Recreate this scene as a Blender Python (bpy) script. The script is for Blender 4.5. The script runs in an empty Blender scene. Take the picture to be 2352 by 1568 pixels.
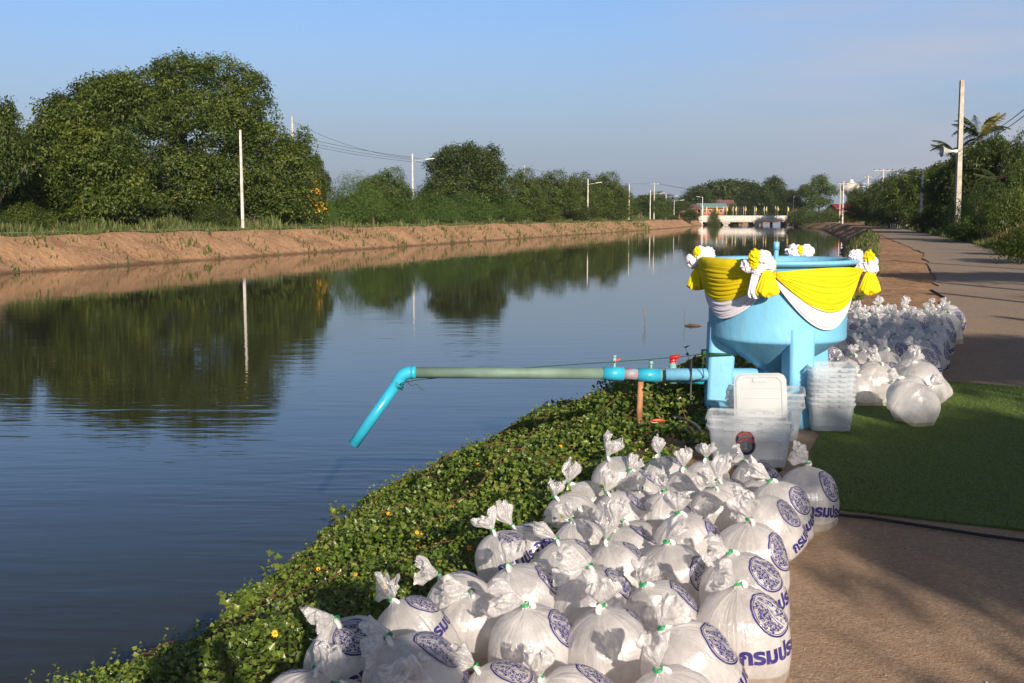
import bpy, math, random
import numpy as np
from mathutils import Vector, Matrix, noise as mnoise
sc = bpy.context.scene
C = sc.collection
R_ = math.radians
# ------------------------------------------------------------------ camera
F = 2531.0; PITCH = math.atan(289/F); CH = 1.65
cam = bpy.data.cameras.new("camera"); camo = bpy.data.objects.new("camera", cam); C.objects.link(camo)
cam.sensor_width = 36; cam.lens = 36*F/2352; cam.clip_start = .05; cam.clip_end = 6000
camo.location = (0, 0, CH); camo.rotation_euler = (math.pi/2-PITCH, 0, 0)
sc.camera = camo
# ------------------------------------------------------------------ sky, sun, exposure
SAZ, SEL = R_(14.5), R_(19.5)          # shadows fall to the far left; the sun stands behind and to the right
w = bpy.data.worlds.new("World"); sc.world = w; w.use_nodes = True
nt = w.node_tree; bg = nt.nodes['Background']
sky = nt.nodes.new('ShaderNodeTexSky'); sky.sky_type = 'NISHITA'; sky.sun_disc = False
sky.sun_elevation = SEL; sky.sun_rotation = math.pi-SAZ
sky.air_density = 1.0; sky.dust_density = 1.0; sky.ozone_density = 3.0
bg.inputs[1].default_value = .10
tc = nt.nodes.new('ShaderNodeTexCoord'); mp = nt.nodes.new('ShaderNodeMapping'); mp.inputs['Scale'].default_value = (1.2, 1.2, 9)
nz = nt.nodes.new('ShaderNodeTexNoise'); nz.inputs['Scale'].default_value = 1.7; nz.inputs['Detail'].default_value = 5; nz.inputs['Roughness'].default_value = .5
rp = nt.nodes.new('ShaderNodeValToRGB'); rp.color_ramp.elements[0].position = .41; rp.color_ramp.elements[1].position = .66
sep = nt.nodes.new('ShaderNodeSeparateXYZ'); mr = nt.nodes.new('ShaderNodeMapRange'); mr.inputs[1].default_value = .08; mr.inputs[2].default_value = .42; mr.inputs[4].default_value = .9
mul = nt.nodes.new('ShaderNodeMath'); mul.operation = 'MULTIPLY'
mx = nt.nodes.new('ShaderNodeMixRGB'); mx.inputs[2].default_value = (4.0, 3.9, 4.4, 1)
L = nt.links.new
L(tc.outputs['Generated'], mp.inputs[0]); L(mp.outputs[0], nz.inputs[0]); L(nz.outputs[0], rp.inputs[0])
L(tc.outputs['Generated'], sep.inputs[0]); L(sep.outputs[0], mr.inputs[0]); L(rp.outputs[0], mul.inputs[0]); L(mr.outputs[0], mul.inputs[1])
tint = nt.nodes.new('ShaderNodeMixRGB'); tint.blend_type = 'MULTIPLY'; tint.inputs[0].default_value = 1; tint.inputs[2].default_value = (.74, .84, 1.04, 1)
hz_ = nt.nodes.new('ShaderNodeValToRGB'); hz_.color_ramp.elements[0].position = 0; hz_.color_ramp.elements[0].color = (.92,)*3+(1,); hz_.color_ramp.elements[1].position = .24; hz_.color_ramp.elements[1].color = (0, 0, 0, 1); hz_.color_ramp.interpolation = 'EASE'
hm_ = nt.nodes.new('ShaderNodeMixRGB'); hm_.inputs[2].default_value = (2.55, 2.95, 3.65, 1)
L(sky.outputs[0], tint.inputs[1]); L(sep.outputs[2], hz_.inputs[0]); L(hz_.outputs[0], hm_.inputs[0]); L(tint.outputs[0], hm_.inputs[1])
up_ = nt.nodes.new('ShaderNodeValToRGB'); up_.color_ramp.elements[0].position = .2; up_.color_ramp.elements[0].color = (1, 1, 1, 1); up_.color_ramp.elements[1].position = .5; up_.color_ramp.elements[1].color = (.43, .35, .27, 1)
L(sep.outputs[2], up_.inputs[0]); t2_ = nt.nodes.new('ShaderNodeMixRGB'); t2_.blend_type = 'MULTIPLY'; t2_.inputs[0].default_value = 1; L(hm_.outputs[0], t2_.inputs[1]); L(up_.outputs[0], t2_.inputs[2])
L(t2_.outputs[0], mx.inputs[1]); L(mul.outputs[0], mx.inputs[0]); L(mx.outputs[0], bg.inputs[0])
sun = bpy.data.lights.new("sun", 'SUN'); sun.energy = 4.8; sun.angle = R_(.55); sun.color = (1, .86, .70)
suno = bpy.data.objects.new("sun", sun); C.objects.link(suno)
tosun = Vector((math.sin(SAZ)*math.cos(SEL), -math.cos(SAZ)*math.cos(SEL), math.sin(SEL)))
suno.rotation_euler = tosun.to_track_quat('Z', 'Y').to_euler()
sc.view_settings.view_transform = 'Standard'; sc.view_settings.look = 'None'; sc.view_settings.exposure = .55; sc.view_settings.gamma = 1
sc.cycles.max_bounces = 8; sc.cycles.transparent_max_bounces = 24; sc.cycles.transmission_bounces = 6; sc.cycles.diffuse_bounces = 3; sc.cycles.glossy_bounces = 3
# ------------------------------------------------------------------ pixel (of a 2352 px wide view) -> metres
def ray(x, y):
    u, v = x-1176.0, y-784.0
    return Vector((u, F*math.cos(PITCH)-v*math.sin(PITCH), -v*math.cos(PITCH)-F*math.sin(PITCH)))
def G(x, y, z=0.0):
    r = ray(x, y); k = (z-CH)/r.z
    return Vector((r.x*k, r.y*k, z))
def D(x, y, Y):
    r = ray(x, y); k = Y/r.y
    return Vector((r.x*k, Y, CH+r.z*k))
def cdepth(p): return p[1]*math.cos(PITCH)-(p[2]-CH)*math.sin(PITCH)
def proj(p):
    d = cdepth(p); up = p[1]*math.sin(PITCH)+(p[2]-CH)*math.cos(PITCH)
    return 1176+F*p[0]/d, 784-F*up/d
# ------------------------------------------------------------------ object helpers
def link(o, parent=None):
    C.objects.link(o)
    if parent is not None: o.parent = parent
    return o
def tag(o, label=None, cat=None, group=None, kind=None):
    if label: o['label'] = label
    if cat: o['category'] = cat
    if group: o['group'] = group
    if kind: o['kind'] = kind
    return o
def thing(name, label, cat, loc=(0, 0, 0), rz=0, group=None):
    o = bpy.data.objects.new(name, None); o.empty_display_size = .2; C.objects.link(o)
    o.location = loc; o.rotation_euler = (0, 0, rz)
    return tag(o, label, cat, group)
def copy_tree(o, parent=None):
    c = o.copy(); C.objects.link(c)
    if parent is not None: c.parent = parent
    for ch in KIDS.get(o.name, []): copy_tree(ch, c)
    return c
KIDS = {}
def part(name, me, mat, parent=None, loc=None, smooth=True):
    me.materials.clear()
    for m in (mat if isinstance(mat, (list, tuple)) else [mat]): me.materials.append(m)
    if smooth: me.polygons.foreach_set('use_smooth', [True]*len(me.polygons))
    o = bpy.data.objects.new(name, me); link(o, parent)
    if loc is not None: o.location = loc
    if parent is not None: KIDS.setdefault(parent.name, []).append(o)
    return o
def mesh(verts, faces, uv=None, tone=None, name='m'):
    """faces: list of lists or (n,k) array"""
    me = bpy.data.meshes.new(name)
    verts = np.asarray(verts, dtype=np.float32)
    if isinstance(faces, np.ndarray):
        n, k = faces.shape
        me.vertices.add(len(verts)); me.vertices.foreach_set('co', verts.ravel())
        me.loops.add(n*k); me.loops.foreach_set('vertex_index', faces.astype(np.int32).ravel())
        me.polygons.add(n); me.polygons.foreach_set('loop_start', (np.arange(n)*k).astype(np.int32))
        me.polygons.foreach_set('loop_total', np.full(n, k, dtype=np.int32))
        me.update(calc_edges=True)
    else:
        me.from_pydata([tuple(map(float, v)) for v in verts], [], faces)
    if uv is not None:
        l = me.uv_layers.new(name='uv'); idx = np.zeros(len(me.loops), dtype=np.int32); me.loops.foreach_get('vertex_index', idx)
        l.data.foreach_set('uv', np.asarray(uv, dtype=np.float32)[idx].ravel())
    if tone is not None:
        a = me.attributes.new('tone', 'FLOAT', 'POINT'); a.data.foreach_set('value', np.asarray(tone, dtype=np.float32))
    return me
class MB:
    def __init__(s): s.v = []; s.f = []
    def add(s, v, f):
        b = len(s.v); s.v += [tuple(p) for p in v]; s.f += [[i+b for i in q] for q in f]; return s
    def box(s, c, d, rz=0, bev=0, tilt=None):
        x, y, z = d[0]/2, d[1]/2, d[2]/2
        if bev:
            b = bev; v = []
            for zz, k in ((-z, b), (-z+b, 0), (z-b, 0), (z, b)):
                for px, py in ((-1, -1), (1, -1), (1, 1), (-1, 1)):
                    X, Y = x-k, y-k
                    if px*py > 0: v += [(px*X, py*(Y-b), zz), (px*(X-b), py*Y, zz)]
                    else: v += [(px*(X-b), py*Y, zz), (px*X, py*(Y-b), zz)]
            n = 8; f = [list(range(n))[::-1], list(range(3*n, 4*n))]
            # order: per corner two verts; reorder ring into loop
            for r in range(3):
                for i in range(n): j = (i+1) % n; f.append([r*n+i, r*n+j, (r+1)*n+j, (r+1)*n+i])
        else:
            v = [(-x, -y, -z), (x, -y, -z), (x, y, -z), (-x, y, -z), (-x, -y, z), (x, -y, z), (x, y, z), (-x, y, z)]
            f = [[3, 2, 1, 0], [4, 5, 6, 7], [0, 1, 5, 4], [1, 2, 6, 5], [2, 3, 7, 6], [3, 0, 4, 7]]
        M = Matrix.Rotation(rz, 3, 'Z')
        if tilt is not None: M = M @ tilt
        return s.add([M @ Vector(p)+Vector(c) for p in v], f)
    def tube(s, pts, r, n=10, cap=True):
        pts = [Vector(p) for p in pts]; m = len(pts)
        rr = r if isinstance(r, (list, tuple)) else [r]*m
        v = []; f = []; up = None
        for i, p in enumerate(pts):
            t = (pts[min(i+1, m-1)]-pts[max(i-1, 0)]).normalized()
            if up is None: up = Vector((0, 0, 1)) if abs(t.z) < .9 else Vector((1, 0, 0))
            a = t.cross(up).normalized(); b = a.cross(t).normalized(); up = b
            for k in range(n):
                q = 2*math.pi*k/n; v.append(p+a*(rr[i]*math.cos(q))+b*(rr[i]*math.sin(q)))
        for i in range(m-1):
            for k in range(n): j = (k+1) % n; f.append([i*n+k, i*n+j, (i+1)*n+j, (i+1)*n+k])
        if cap: f += [list(range(n))[::-1], [(m-1)*n+k for k in range(n)]]
        return s.add(v, f)
    def lathe(s, prof, n=48, c=(0, 0, 0), wob=0, close=False):
        v = []; f = []; m = len(prof)
        for i, (r, z) in enumerate(prof):
            for k in range(n):
                q = 2*math.pi*k/n; rr = r*(1+wob*math.sin(3*q+z*5)); v.append((c[0]+rr*math.cos(q), c[1]+rr*math.sin(q), c[2]+z))
        for i in range(m-1):
            for k in range(n): j = (k+1) % n; f.append([i*n+k, i*n+j, (i+1)*n+j, (i+1)*n+k])
        if prof[0][0] > 1e-4 and not close: f.append(list(range(n))[::-1])
        if prof[-1][0] > 1e-4 and not close: f.append([(m-1)*n+k for k in range(n)])
        return s.add(v, f)
    def prism(s, poly, z0, z1):
        n = len(poly); v = [(x, y, z0) for x, y in poly]+[(x, y, z1) for x, y in poly]
        return s.add(v, [list(range(n))[::-1], list(range(n, 2*n))]+[[i, (i+1) % n, n+(i+1) % n, n+i] for i in range(n)])
    def mesh(s, name='m'): return mesh(s.v, s.f, name=name)
# ------------------------------------------------------------------ materials
def mat(name):
    m = bpy.data.materials.new(name); m.use_nodes = True
    n = m.node_tree; b = n.nodes['Principled BSDF']
    return m, n, b, n.nodes['Material Output']
def N(nt, t, **kw):
    n = nt.nodes.new(t)
    for k, v in kw.items():
        if k in n.inputs: n.inputs[k].default_value = v
        else: setattr(n, k, v)
    return n
def ramp(nt, src, stops):
    r = nt.nodes.new('ShaderNodeValToRGB'); e = r.color_ramp.elements
    while len(e) < len(stops): e.new(.5)
    for i, (p, c) in enumerate(stops): e[i].position = p; e[i].color = (c[0], c[1], c[2], 1) if not isinstance(c, (int, float)) else (c, c, c, 1)
    nt.links.new(src, r.inputs[0]); return r.outputs[0]
def noise(nt, vec, scale, detail=4, rough=.55, map_scale=None, dist=0):
    n = nt.nodes.new('ShaderNodeTexNoise'); n.inputs['Scale'].default_value = scale; n.inputs['Detail'].default_value = detail
    n.inputs['Roughness'].default_value = rough; n.inputs['Distortion'].default_value = dist
    if map_scale is not None:
        m = nt.nodes.new('ShaderNodeMapping'); m.inputs['Scale'].default_value = map_scale; nt.links.new(vec, m.inputs[0]); vec = m.outputs[0]
    nt.links.new(vec, n.inputs['Vector']); return n.outputs[0]
def mixc(nt, fac, a, b):
    m = nt.nodes.new('ShaderNodeMixRGB')
    for s, i in ((fac, 0), (a, 1), (b, 2)):
        if hasattr(s, 'links') or hasattr(s, 'is_linked'): nt.links.new(s, m.inputs[i])
        elif isinstance(s, (int, float)): m.inputs[i].default_value = s if i == 0 else (s, s, s, 1)
        else: m.inputs[i].default_value = (s[0], s[1], s[2], 1)
    return m.outputs[0]
def math_(nt, op, a, b=None, clamp=False):
    m = nt.nodes.new('ShaderNodeMath'); m.operation = op; m.use_clamp = clamp
    for s, i in ((a, 0), (b, 1)):
        if s is None: continue
        if isinstance(s, (int, float)): m.inputs[i].default_value = s
        else: nt.links.new(s, m.inputs[i])
    return m.outputs[0]
def bump(nt, h, strength, dist, b, prev=None):
    n = nt.nodes.new('ShaderNodeBump'); n.inputs['Strength'].default_value = strength; n.inputs['Distance'].default_value = dist
    nt.links.new(h, n.inputs['Height'])
    if prev is not None: nt.links.new(prev, n.inputs['Normal'])
    if b is not None: nt.links.new(n.outputs[0], b.inputs['Normal'])
    return n.outputs[0]
def coord(nt, kind='Object'): return nt.nodes.new('ShaderNodeTexCoord').outputs[kind]
def worldpos(nt): return nt.nodes.new('ShaderNodeNewGeometry').outputs['Position']
def attr(nt, name): n = nt.nodes.new('ShaderNodeAttribute'); n.attribute_name = name; return n.outputs['Fac']
def simple(name, col, rough=.6, var=.15, scale=6, bumpd=.0, metallic=0, spec=.5, col2=None, kind='Object', bscale=None):
    m, n, b, o = mat(name); v = coord(n, kind)
    f = noise(n, v, scale, 5)
    c2 = col2 or tuple(c*(1-var*2) for c in col); c1 = tuple(min(1, c*(1+var)) for c in col)
    n.links.new(ramp(n, f, [(.32, c2), (.68, c1)]), b.inputs['Base Color'])
    b.inputs['Roughness'].default_value = rough; b.inputs['Metallic'].default_value = metallic; b.inputs['Specular IOR Level'].default_value = spec
    if bumpd: bump(n, noise(n, v, bscale or scale*6, 4), .6, bumpd, b)
    return m
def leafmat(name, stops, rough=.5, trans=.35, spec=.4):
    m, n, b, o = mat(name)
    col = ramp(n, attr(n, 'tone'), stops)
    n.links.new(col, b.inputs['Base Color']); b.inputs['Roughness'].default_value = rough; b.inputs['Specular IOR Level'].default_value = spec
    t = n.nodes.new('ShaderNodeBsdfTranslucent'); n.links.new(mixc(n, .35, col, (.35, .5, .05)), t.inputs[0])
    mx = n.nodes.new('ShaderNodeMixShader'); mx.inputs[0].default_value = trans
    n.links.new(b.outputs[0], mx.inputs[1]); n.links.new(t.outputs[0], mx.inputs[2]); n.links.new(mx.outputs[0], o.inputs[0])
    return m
M = {}
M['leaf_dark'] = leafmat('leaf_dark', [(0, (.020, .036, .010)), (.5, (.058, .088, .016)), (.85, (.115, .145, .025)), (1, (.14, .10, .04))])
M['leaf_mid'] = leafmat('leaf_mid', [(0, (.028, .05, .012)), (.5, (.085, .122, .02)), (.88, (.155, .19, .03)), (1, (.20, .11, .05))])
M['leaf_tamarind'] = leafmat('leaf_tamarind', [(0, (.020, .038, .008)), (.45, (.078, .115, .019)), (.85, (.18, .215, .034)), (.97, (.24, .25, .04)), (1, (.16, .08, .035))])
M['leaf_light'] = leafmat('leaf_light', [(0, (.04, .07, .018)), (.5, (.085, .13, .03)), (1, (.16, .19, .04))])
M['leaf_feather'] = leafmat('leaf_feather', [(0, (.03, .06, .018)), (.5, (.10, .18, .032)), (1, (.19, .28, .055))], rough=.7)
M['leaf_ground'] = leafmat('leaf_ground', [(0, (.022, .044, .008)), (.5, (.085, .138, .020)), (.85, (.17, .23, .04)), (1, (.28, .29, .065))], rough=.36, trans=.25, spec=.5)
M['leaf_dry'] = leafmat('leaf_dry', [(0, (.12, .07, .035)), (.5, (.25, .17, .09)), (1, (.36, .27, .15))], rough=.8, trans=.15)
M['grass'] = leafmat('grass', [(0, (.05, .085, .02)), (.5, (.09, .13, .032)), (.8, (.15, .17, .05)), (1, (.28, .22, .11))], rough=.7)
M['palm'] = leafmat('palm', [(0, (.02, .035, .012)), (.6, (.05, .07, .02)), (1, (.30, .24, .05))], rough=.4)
M['petal'] = simple('petal', (.85, .42, .015), .6, .12, 30)
M['bark'] = simple('bark', (.12, .085, .06), .95, .3, 8, .02)
M['bark_pale'] = simple('bark_pale', (.22, .17, .12), .95, .3, 8, .02)
M['stem'] = simple('stem', (.20, .075, .045), .6, .3, 9)
M['twig'] = simple('twig', (.26, .18, .11), .9, .3, 9)
M['concrete'] = simple('concrete', (.46, .42, .36), .85, .14, 3, .004, bscale=40)
M['white_concrete'] = simple('white_concrete', (.66, .62, .58), .8, .1, 2, .004, col2=(.36, .34, .31))
M['steel'] = simple('steel', (.55, .56, .57), .45, .1, 6, metallic=.4)
M['dark_metal'] = simple('dark_metal', (.04, .04, .045), .5, .2, 8)
M['wire'] = simple('wire', (.03, .03, .032), .6, .1, 3)
M['white_paint'] = simple('white_paint', (.8, .8, .78), .45, .05, 5)
M['red_plastic'] = simple('red_plastic', (.60, .015, .02), .28, .12, 12)
M['orange_red'] = simple('orange_red', (.72, .08, .03), .35, .15, 20)
M['green_band'] = simple('green_band', (.02, .30, .10), .35, .1, 20)
M['rope'] = simple('rope', (.012, .085, .048), .8, .4, 120, .001)
M['black_rubber'] = simple('black_rubber', (.018, .019, .022), .45, .2, 8)
M['wood'] = simple('wood', (.42, .21, .10), .85, .3, 5, .003)
M['red_roof'] = simple('red_roof', (.36, .035, .04), .5, .2, 2)
M['rust_roof'] = simple('rust_roof', (.24, .13, .12), .7, .3, 1.2)
M['teal_roof'] = simple('teal_roof', (.22, .36, .36), .55, .15, 1.2)
M['grey_roof'] = simple('grey_roof', (.30, .28, .27), .7, .2, 1.2)
M['orange_wall'] = simple('orange_wall', (.42, .13, .06), .8, .2, .8)
M['red_wall'] = simple('red_wall', (.36, .06, .04), .8, .2, .8)
M['pale_wall'] = simple('pale_wall', (.6, .58, .52), .8, .1, .8)
M['dark_gap'] = simple('dark_gap', (.02, .02, .02), .3, .1, 2)
M['flag_yellow'] = simple('flag_yellow', (.85, .66, .02), .7, .08, 3)
M['flag_red'] = simple('flag_red', (.55, .02, .04), .7, .08, 3)
M['flag_white'] = simple('flag_white', (.8, .8, .8), .7, .04, 3)
M['flag_blue'] = simple('flag_blue', (.02, .03, .20), .7, .1, 3)
M['skin'] = simple('skin', (.42, .26, .18), .5, .08, 10)
M['shirt'] = simple('shirt', (.12, .16, .26), .85, .12, 10)
def soil(name, cols, sc1=.35, rut=True):
    m, n, b, o = mat(name); v = worldpos(n)
    a = noise(n, v, sc1, 8, .62, dist=.6); d = noise(n, v, sc1*9, 6, .7); f = noise(n, v, 22, 5, .7)
    c = ramp(n, a, [(.25, cols[0]), (.5, cols[1]), (.75, cols[2])])
    c = mixc(n, math_(n, 'MULTIPLY', ramp(n, d, [(.42, 0), (.62, 1)]), .6), c, cols[3])
    c = mixc(n, ramp(n, noise(n, v, 2.6, 7, .75, dist=1.5), [(.36, .6), (.46, 0)]), c, tuple(x*.4 for x in cols[1]))
    c = mixc(n, math_(n, 'MULTIPLY', ramp(n, f, [(.3, 1), (.5, 0)]), .35), c, tuple(x*.45 for x in cols[0]))
    n.links.new(c, b.inputs['Base Color']); b.inputs['Roughness'].default_value = .95; b.inputs['Specular IOR Level'].default_value = .15
    p = bump(n, d, .9, .25, None); bump(n, f, .8, .02, b, p)
    return m, n, b, c
HAZE = .00014
# ------------------------------------------------------------------ terrain
WZ = -1.55
SL = .313
def ip(x, tab): return np.interp(x, [t[0] for t in tab], [t[1] for t in tab])
W_T = [(-60, -5.6), (4, -5.45), (5.5, -5.0), (7, -4.75), (9, -4.95), (12, -5.45), (14, -5.0), (17, -4.4), (20, -3.9), (24, -3.0), (32, -2.3), (60, -1.6), (85, -1.1), (150, -2.2), (250, -8), (330, -18), (370, -24), (420, -26), (900, -26)]
E_T = [(-60, -2.3), (0, -2.3), (4, -2.25), (6, -1.75), (8, -1.3), (10, -1.1), (20, -.2), (25, .1), (60, .8), (85, 1.2), (150, .4), (250, -5), (330, -14), (370, -19), (420, -20), (900, -20)]
LW_T = [(-60, -47.4), (245, -47.4), (300, -48.5), (368, -52), (900, -52)]
RL_T = [(-60, -1.0), (0, -1.0), (10, -.35), (20, 1.6), (30, 2.1), (50, 2.9), (100, 1.8), (200, .7), (900, .7)]
RR_T = [(-60, 6.6), (30, 6.2), (45, 6.4), (70, 6.7), (150, 5.6), (250, 5), (900, 5)]
def fbm(X, Y, s, seed=0.0):
    out = np.empty(len(X), dtype=np.float32)
    for i in range(len(X)): out[i] = mnoise.fractal(Vector((X[i]*s+seed, Y[i]*s, seed)), 1.0, 2.0, 4)
    return out
def terrain_base(X, Y):
    s = X-SL*Y
    wl, e, lw = ip(Y, W_T), ip(Y, E_T), ip(Y, LW_T)
    t = np.clip((s-wl)/(e-wl), -2, 1)
    zr = np.where(t >= 0, WZ*(1-(t**.8 if False else np.abs(t)**.85)), WZ+t*1.0)
    tl = np.clip((lw-s)/3.4, -2, 1)
    zl = np.where(tl >= 0, WZ+(2.0)*np.abs(tl)**.9, WZ+tl*1.0)
    mid = (lw+wl)/2
    z = np.where(s > mid, zr, zl)
    z = np.maximum(z, -3.4)
    # land behind the crests
    z = z+np.where(s < lw-3.4, np.clip((lw-3.4-s)/10, 0, 1)*.25, 0)
    rr = ip(Y, RR_T)
    z = z+np.where(s > rr+.4, np.clip((s-rr-.4)/6, 0, 1)**1.2*np.where(Y < 70, 1.5, .3), 0)
    return z
def build_terrain():
    ys = np.unique(np.concatenate([np.linspace(-60, 1, 20), np.arange(1, 14, .14), np.arange(14, 40, .35), np.arange(40, 130, .9), np.arange(130, 420, 4), np.linspace(420, 3000, 30)]))
    ss = np.unique(np.concatenate([np.linspace(-2500, -60, 22), np.arange(-60, -46, .33), np.linspace(-46, -9, 12), np.arange(-9, 1.6, .14), np.arange(1.6, 14, .6), np.linspace(14, 2500, 26)]))
    S, Y = np.meshgrid(ss, ys); S = S.ravel(); Y = Y.ravel()
    X = S+SL*Y
    z = terrain_base(X, Y)
    e = ip(Y, E_T); lw = ip(Y, LW_T); wl = ip(Y, W_T)
    rl, rr = ip(Y, RL_T), ip(Y, RR_T)
    left = (S < lw+2) & (S > -70)
    n1 = np.zeros(len(X), np.float32); n2 = n1.copy()
    sel = left | ((S > wl-2) & (S < rl+1.2) & (Y < 420))
    idx = np.nonzero(sel)[0]
    n1[idx] = fbm(X[idx], Y[idx], .28, 3.1); n2[idx] = fbm(X[idx], Y[idx], 1.6, 7.7)
    slope_l = np.clip(1-np.abs((lw-S-1.6)/2.6), 0, 1)
    z += np.where(left, slope_l*(n1*.55+n2*.17)+np.where(S < lw-2.6, n1*.06, 0), 0)
    # rough dirt shoulder and bank on the near side beyond the tank
    far = np.clip((Y-12)/6, 0, 1)
    sh = np.where((S > wl-1) & (S <= e), 1, np.clip((rl+.7-S)/2.4, 0, 1)**1.5*.45)
    z += np.where(sel & ~left, far*sh*(n1*.22+n2*.11)+(1-far)*np.clip((e-S), 0, 1)*n2*.05, 0)
    # dips under the road sheet
    z -= np.where((S > rl+np.where(Y > 18, 1.0, 0)) & (S < rr) & (Y > -60), .05, 0)+np.where((S > rl-.4) & (S <= rl+1.0) & (Y > 18), .02, 0)
    nY, nS = len(ys), len(ss)
    i = np.arange(nY-1)[:, None]*nS+np.arange(nS-1)[None, :]
    q = np.stack([i, i+1, i+nS+1, i+nS], -1).reshape(-1, 4)
    # zone: 0 left bank slope, 1 grass
    tone = np.where((S < lw-3.5), np.clip((lw-3.3-S)/.6, 0, 1), 0)
    tone = np.where(S > rr, np.clip((S-rr)/.5, 0, 1)*.95, tone)
    tone = np.where((S > lw) & (S < rr) & (Y > 230), .6*np.clip((Y-230)/80, 0, 1), tone)
    return mesh(np.stack([X, Y, z], -1), q, tone=tone, name='terrain')
tm, tn, tb, tcOL = soil('soil', [(.24, .125, .068), (.41, .235, .130), (.54, .31, .155), (.48, .33, .21)], .22)
gcol = ramp(tn, noise(tn, worldpos(tn), .9, 6), [(.3, (.06, .075, .025)), (.55, (.12, .13, .045)), (.75, (.26, .19, .10))])
tone_n = math_(tn, 'ADD', attr(tn, 'tone'), math_(tn, 'MULTIPLY', math_(tn, 'SUBTRACT', noise(tn, worldpos(tn), 1.3, 5), .5), .9))
cc = mixc(tn, ramp(tn, tone_n, [(.42, 0), (.6, 1)]), tcOL, gcol)
# wet band just over the waterline
sx = tn.nodes.new('ShaderNodeSeparateXYZ'); tn.links.new(worldpos(tn), sx.inputs[0])
wet = ramp(tn, math_(tn, 'ADD', sx.outputs[2], math_(tn, 'MULTIPLY', noise(tn, worldpos(tn), 1.1, 5), .35)), [(0, 1), (1, 0)])
wr = tn.nodes.new('ShaderNodeMapRange'); tn.links.new(math_(tn, 'ADD', sx.outputs[2], math_(tn, 'MULTIPLY', noise(tn, worldpos(tn), 1.1, 5), .4)), wr.inputs[0])
wr.inputs[1].default_value = WZ+.26; wr.inputs[2].default_value = WZ+.44; wr.inputs[3].default_value = 1; wr.inputs[4].default_value = 0
cc = mixc(tn, math_(tn, 'MULTIPLY', wr.outputs[0], .7), cc, (.10, .06, .035))
tn.links.new(cc, tb.inputs['Base Color'])
ter = part('terrain', build_terrain(), tm); tag(ter, kind='structure')
# ---- road sheet
def ribbon(s0, s1, ys, z, jit=.12, n=14, seed=1.0):
    v = []; f = []
    for k, y in enumerate(ys):
        a = float(ip(y, s0)) if isinstance(s0, list) else s0; b = float(ip(y, s1)) if isinstance(s1, list) else s1
        a += jit*mnoise.fractal(Vector((y*.9, seed, 0)), 1, 2, 4)*2; b += jit*mnoise.fractal(Vector((y*.7, seed+9, 0)), 1, 2, 4)*2
        for j in range(n+1):
            s = a+(b-a)*j/n; v.append((s+SL*y, y, z))
        if k: f += [[(k-1)*(n+1)+j, (k-1)*(n+1)+j+1, k*(n+1)+j+1, k*(n+1)+j] for j in range(n)]
    return mesh(v, f)
m, n, b, o = mat('asphalt'); v = worldpos(n)
base = ramp(n, noise(n, v, .5, 6), [(.3, (.22, .185, .15)), (.7, (.33, .28, .225))])
grit = n.nodes.new('ShaderNodeTexVoronoi'); grit.inputs['Scale'].default_value = 75; n.links.new(v, grit.inputs['Vector'])
gs = n.nodes.new('ShaderNodeSeparateColor'); n.links.new(grit.outputs['Color'], gs.inputs[0])
base = mixc(n, .55, base, ramp(n, gs.outputs[0], [(0, (.07, .06, .05)), (.4, (.28, .225, .175)), (.85, (.44, .35, .265)), (1, (.62, .55, .46))]))
base = mixc(n, math_(n, 'MULTIPLY', ramp(n, noise(n, v, 30, 5, .75), [(.35, 1), (.5, 0)]), .5), base, (.07, .055, .05))
# reddish dust washed in from the bank side and in patches
sp = n.nodes.new('ShaderNodeSeparateXYZ'); n.links.new(v, sp.inputs[0])
sval = math_(n, 'SUBTRACT', sp.outputs[0], math_(n, 'MULTIPLY', sp.outputs[1], SL))
mrn = n.nodes.new('ShaderNodeMapRange'); n.links.new(sval, mrn.inputs[0]); mrn.inputs[1].default_value = -.6; mrn.inputs[2].default_value = 4.4; mrn.inputs[3].default_value = .85; mrn.inputs[4].default_value = .0
dust = math_(n, 'ADD', mrn.outputs[0], math_(n, 'MULTIPLY', math_(n, 'SUBTRACT', noise(n, v, .8, 7, .65), .5), 1.5), True)
base = mixc(n, math_(n, 'MULTIPLY', dust, .66), base, (.46, .29, .175))
base = mixc(n, ramp(n, noise(n, v, 2.6, 3, .5), [(.66, 0), (.74, .55)]), base, (.46, .26, .13))
crk = n.nodes.new('ShaderNodeTexVoronoi'); crk.feature = 'DISTANCE_TO_EDGE'; crk.inputs['Scale'].default_value = .35
wv = n.nodes.new('ShaderNodeVectorMath'); wv.operation = 'ADD'; nn = n.nodes.new('ShaderNodeTexNoise'); nn.inputs['Scale'].default_value = 2.5; nn.inputs['Detail'].default_value = 6; n.links.new(v, nn.inputs['Vector'])
n.links.new(v, wv.inputs[0]); n.links.new(nn.outputs['Color'], wv.inputs[1]); n.links.new(wv.outputs[0], crk.inputs['Vector'])
base = mixc(n, math_(n, 'MULTIPLY', ramp(n, crk.outputs['Distance'], [(0, .8), (.004, 0)]), ramp(n, noise(n, v, .6, 2), [(.55, 0), (.65, .8)])), base, (.05, .035, .03))
n.links.new(base, b.inputs['Base Color']); b.inputs['Roughness'].default_value = .9; b.inputs['Specular IOR Level'].default_value = .25
p_ = bump(n, noise(n, v, 90, 3, .7), .7, .012, None); bump(n, noise(n, v, 6, 4), .3, .03, b, p_)
M['asphalt'] = m
ys = list(np.arange(-58, 20, .5))+list(np.arange(20, 80, 1.2))+list(np.arange(80, 330, 6))
road = part('road', ribbon(RL_T, RR_T, ys, .008, .15), M['asphalt'], smooth=False); tag(road, kind='structure')
pm = simple('path_concrete', (.40, .37, .33), .9, .12, .8, .01)
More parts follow.
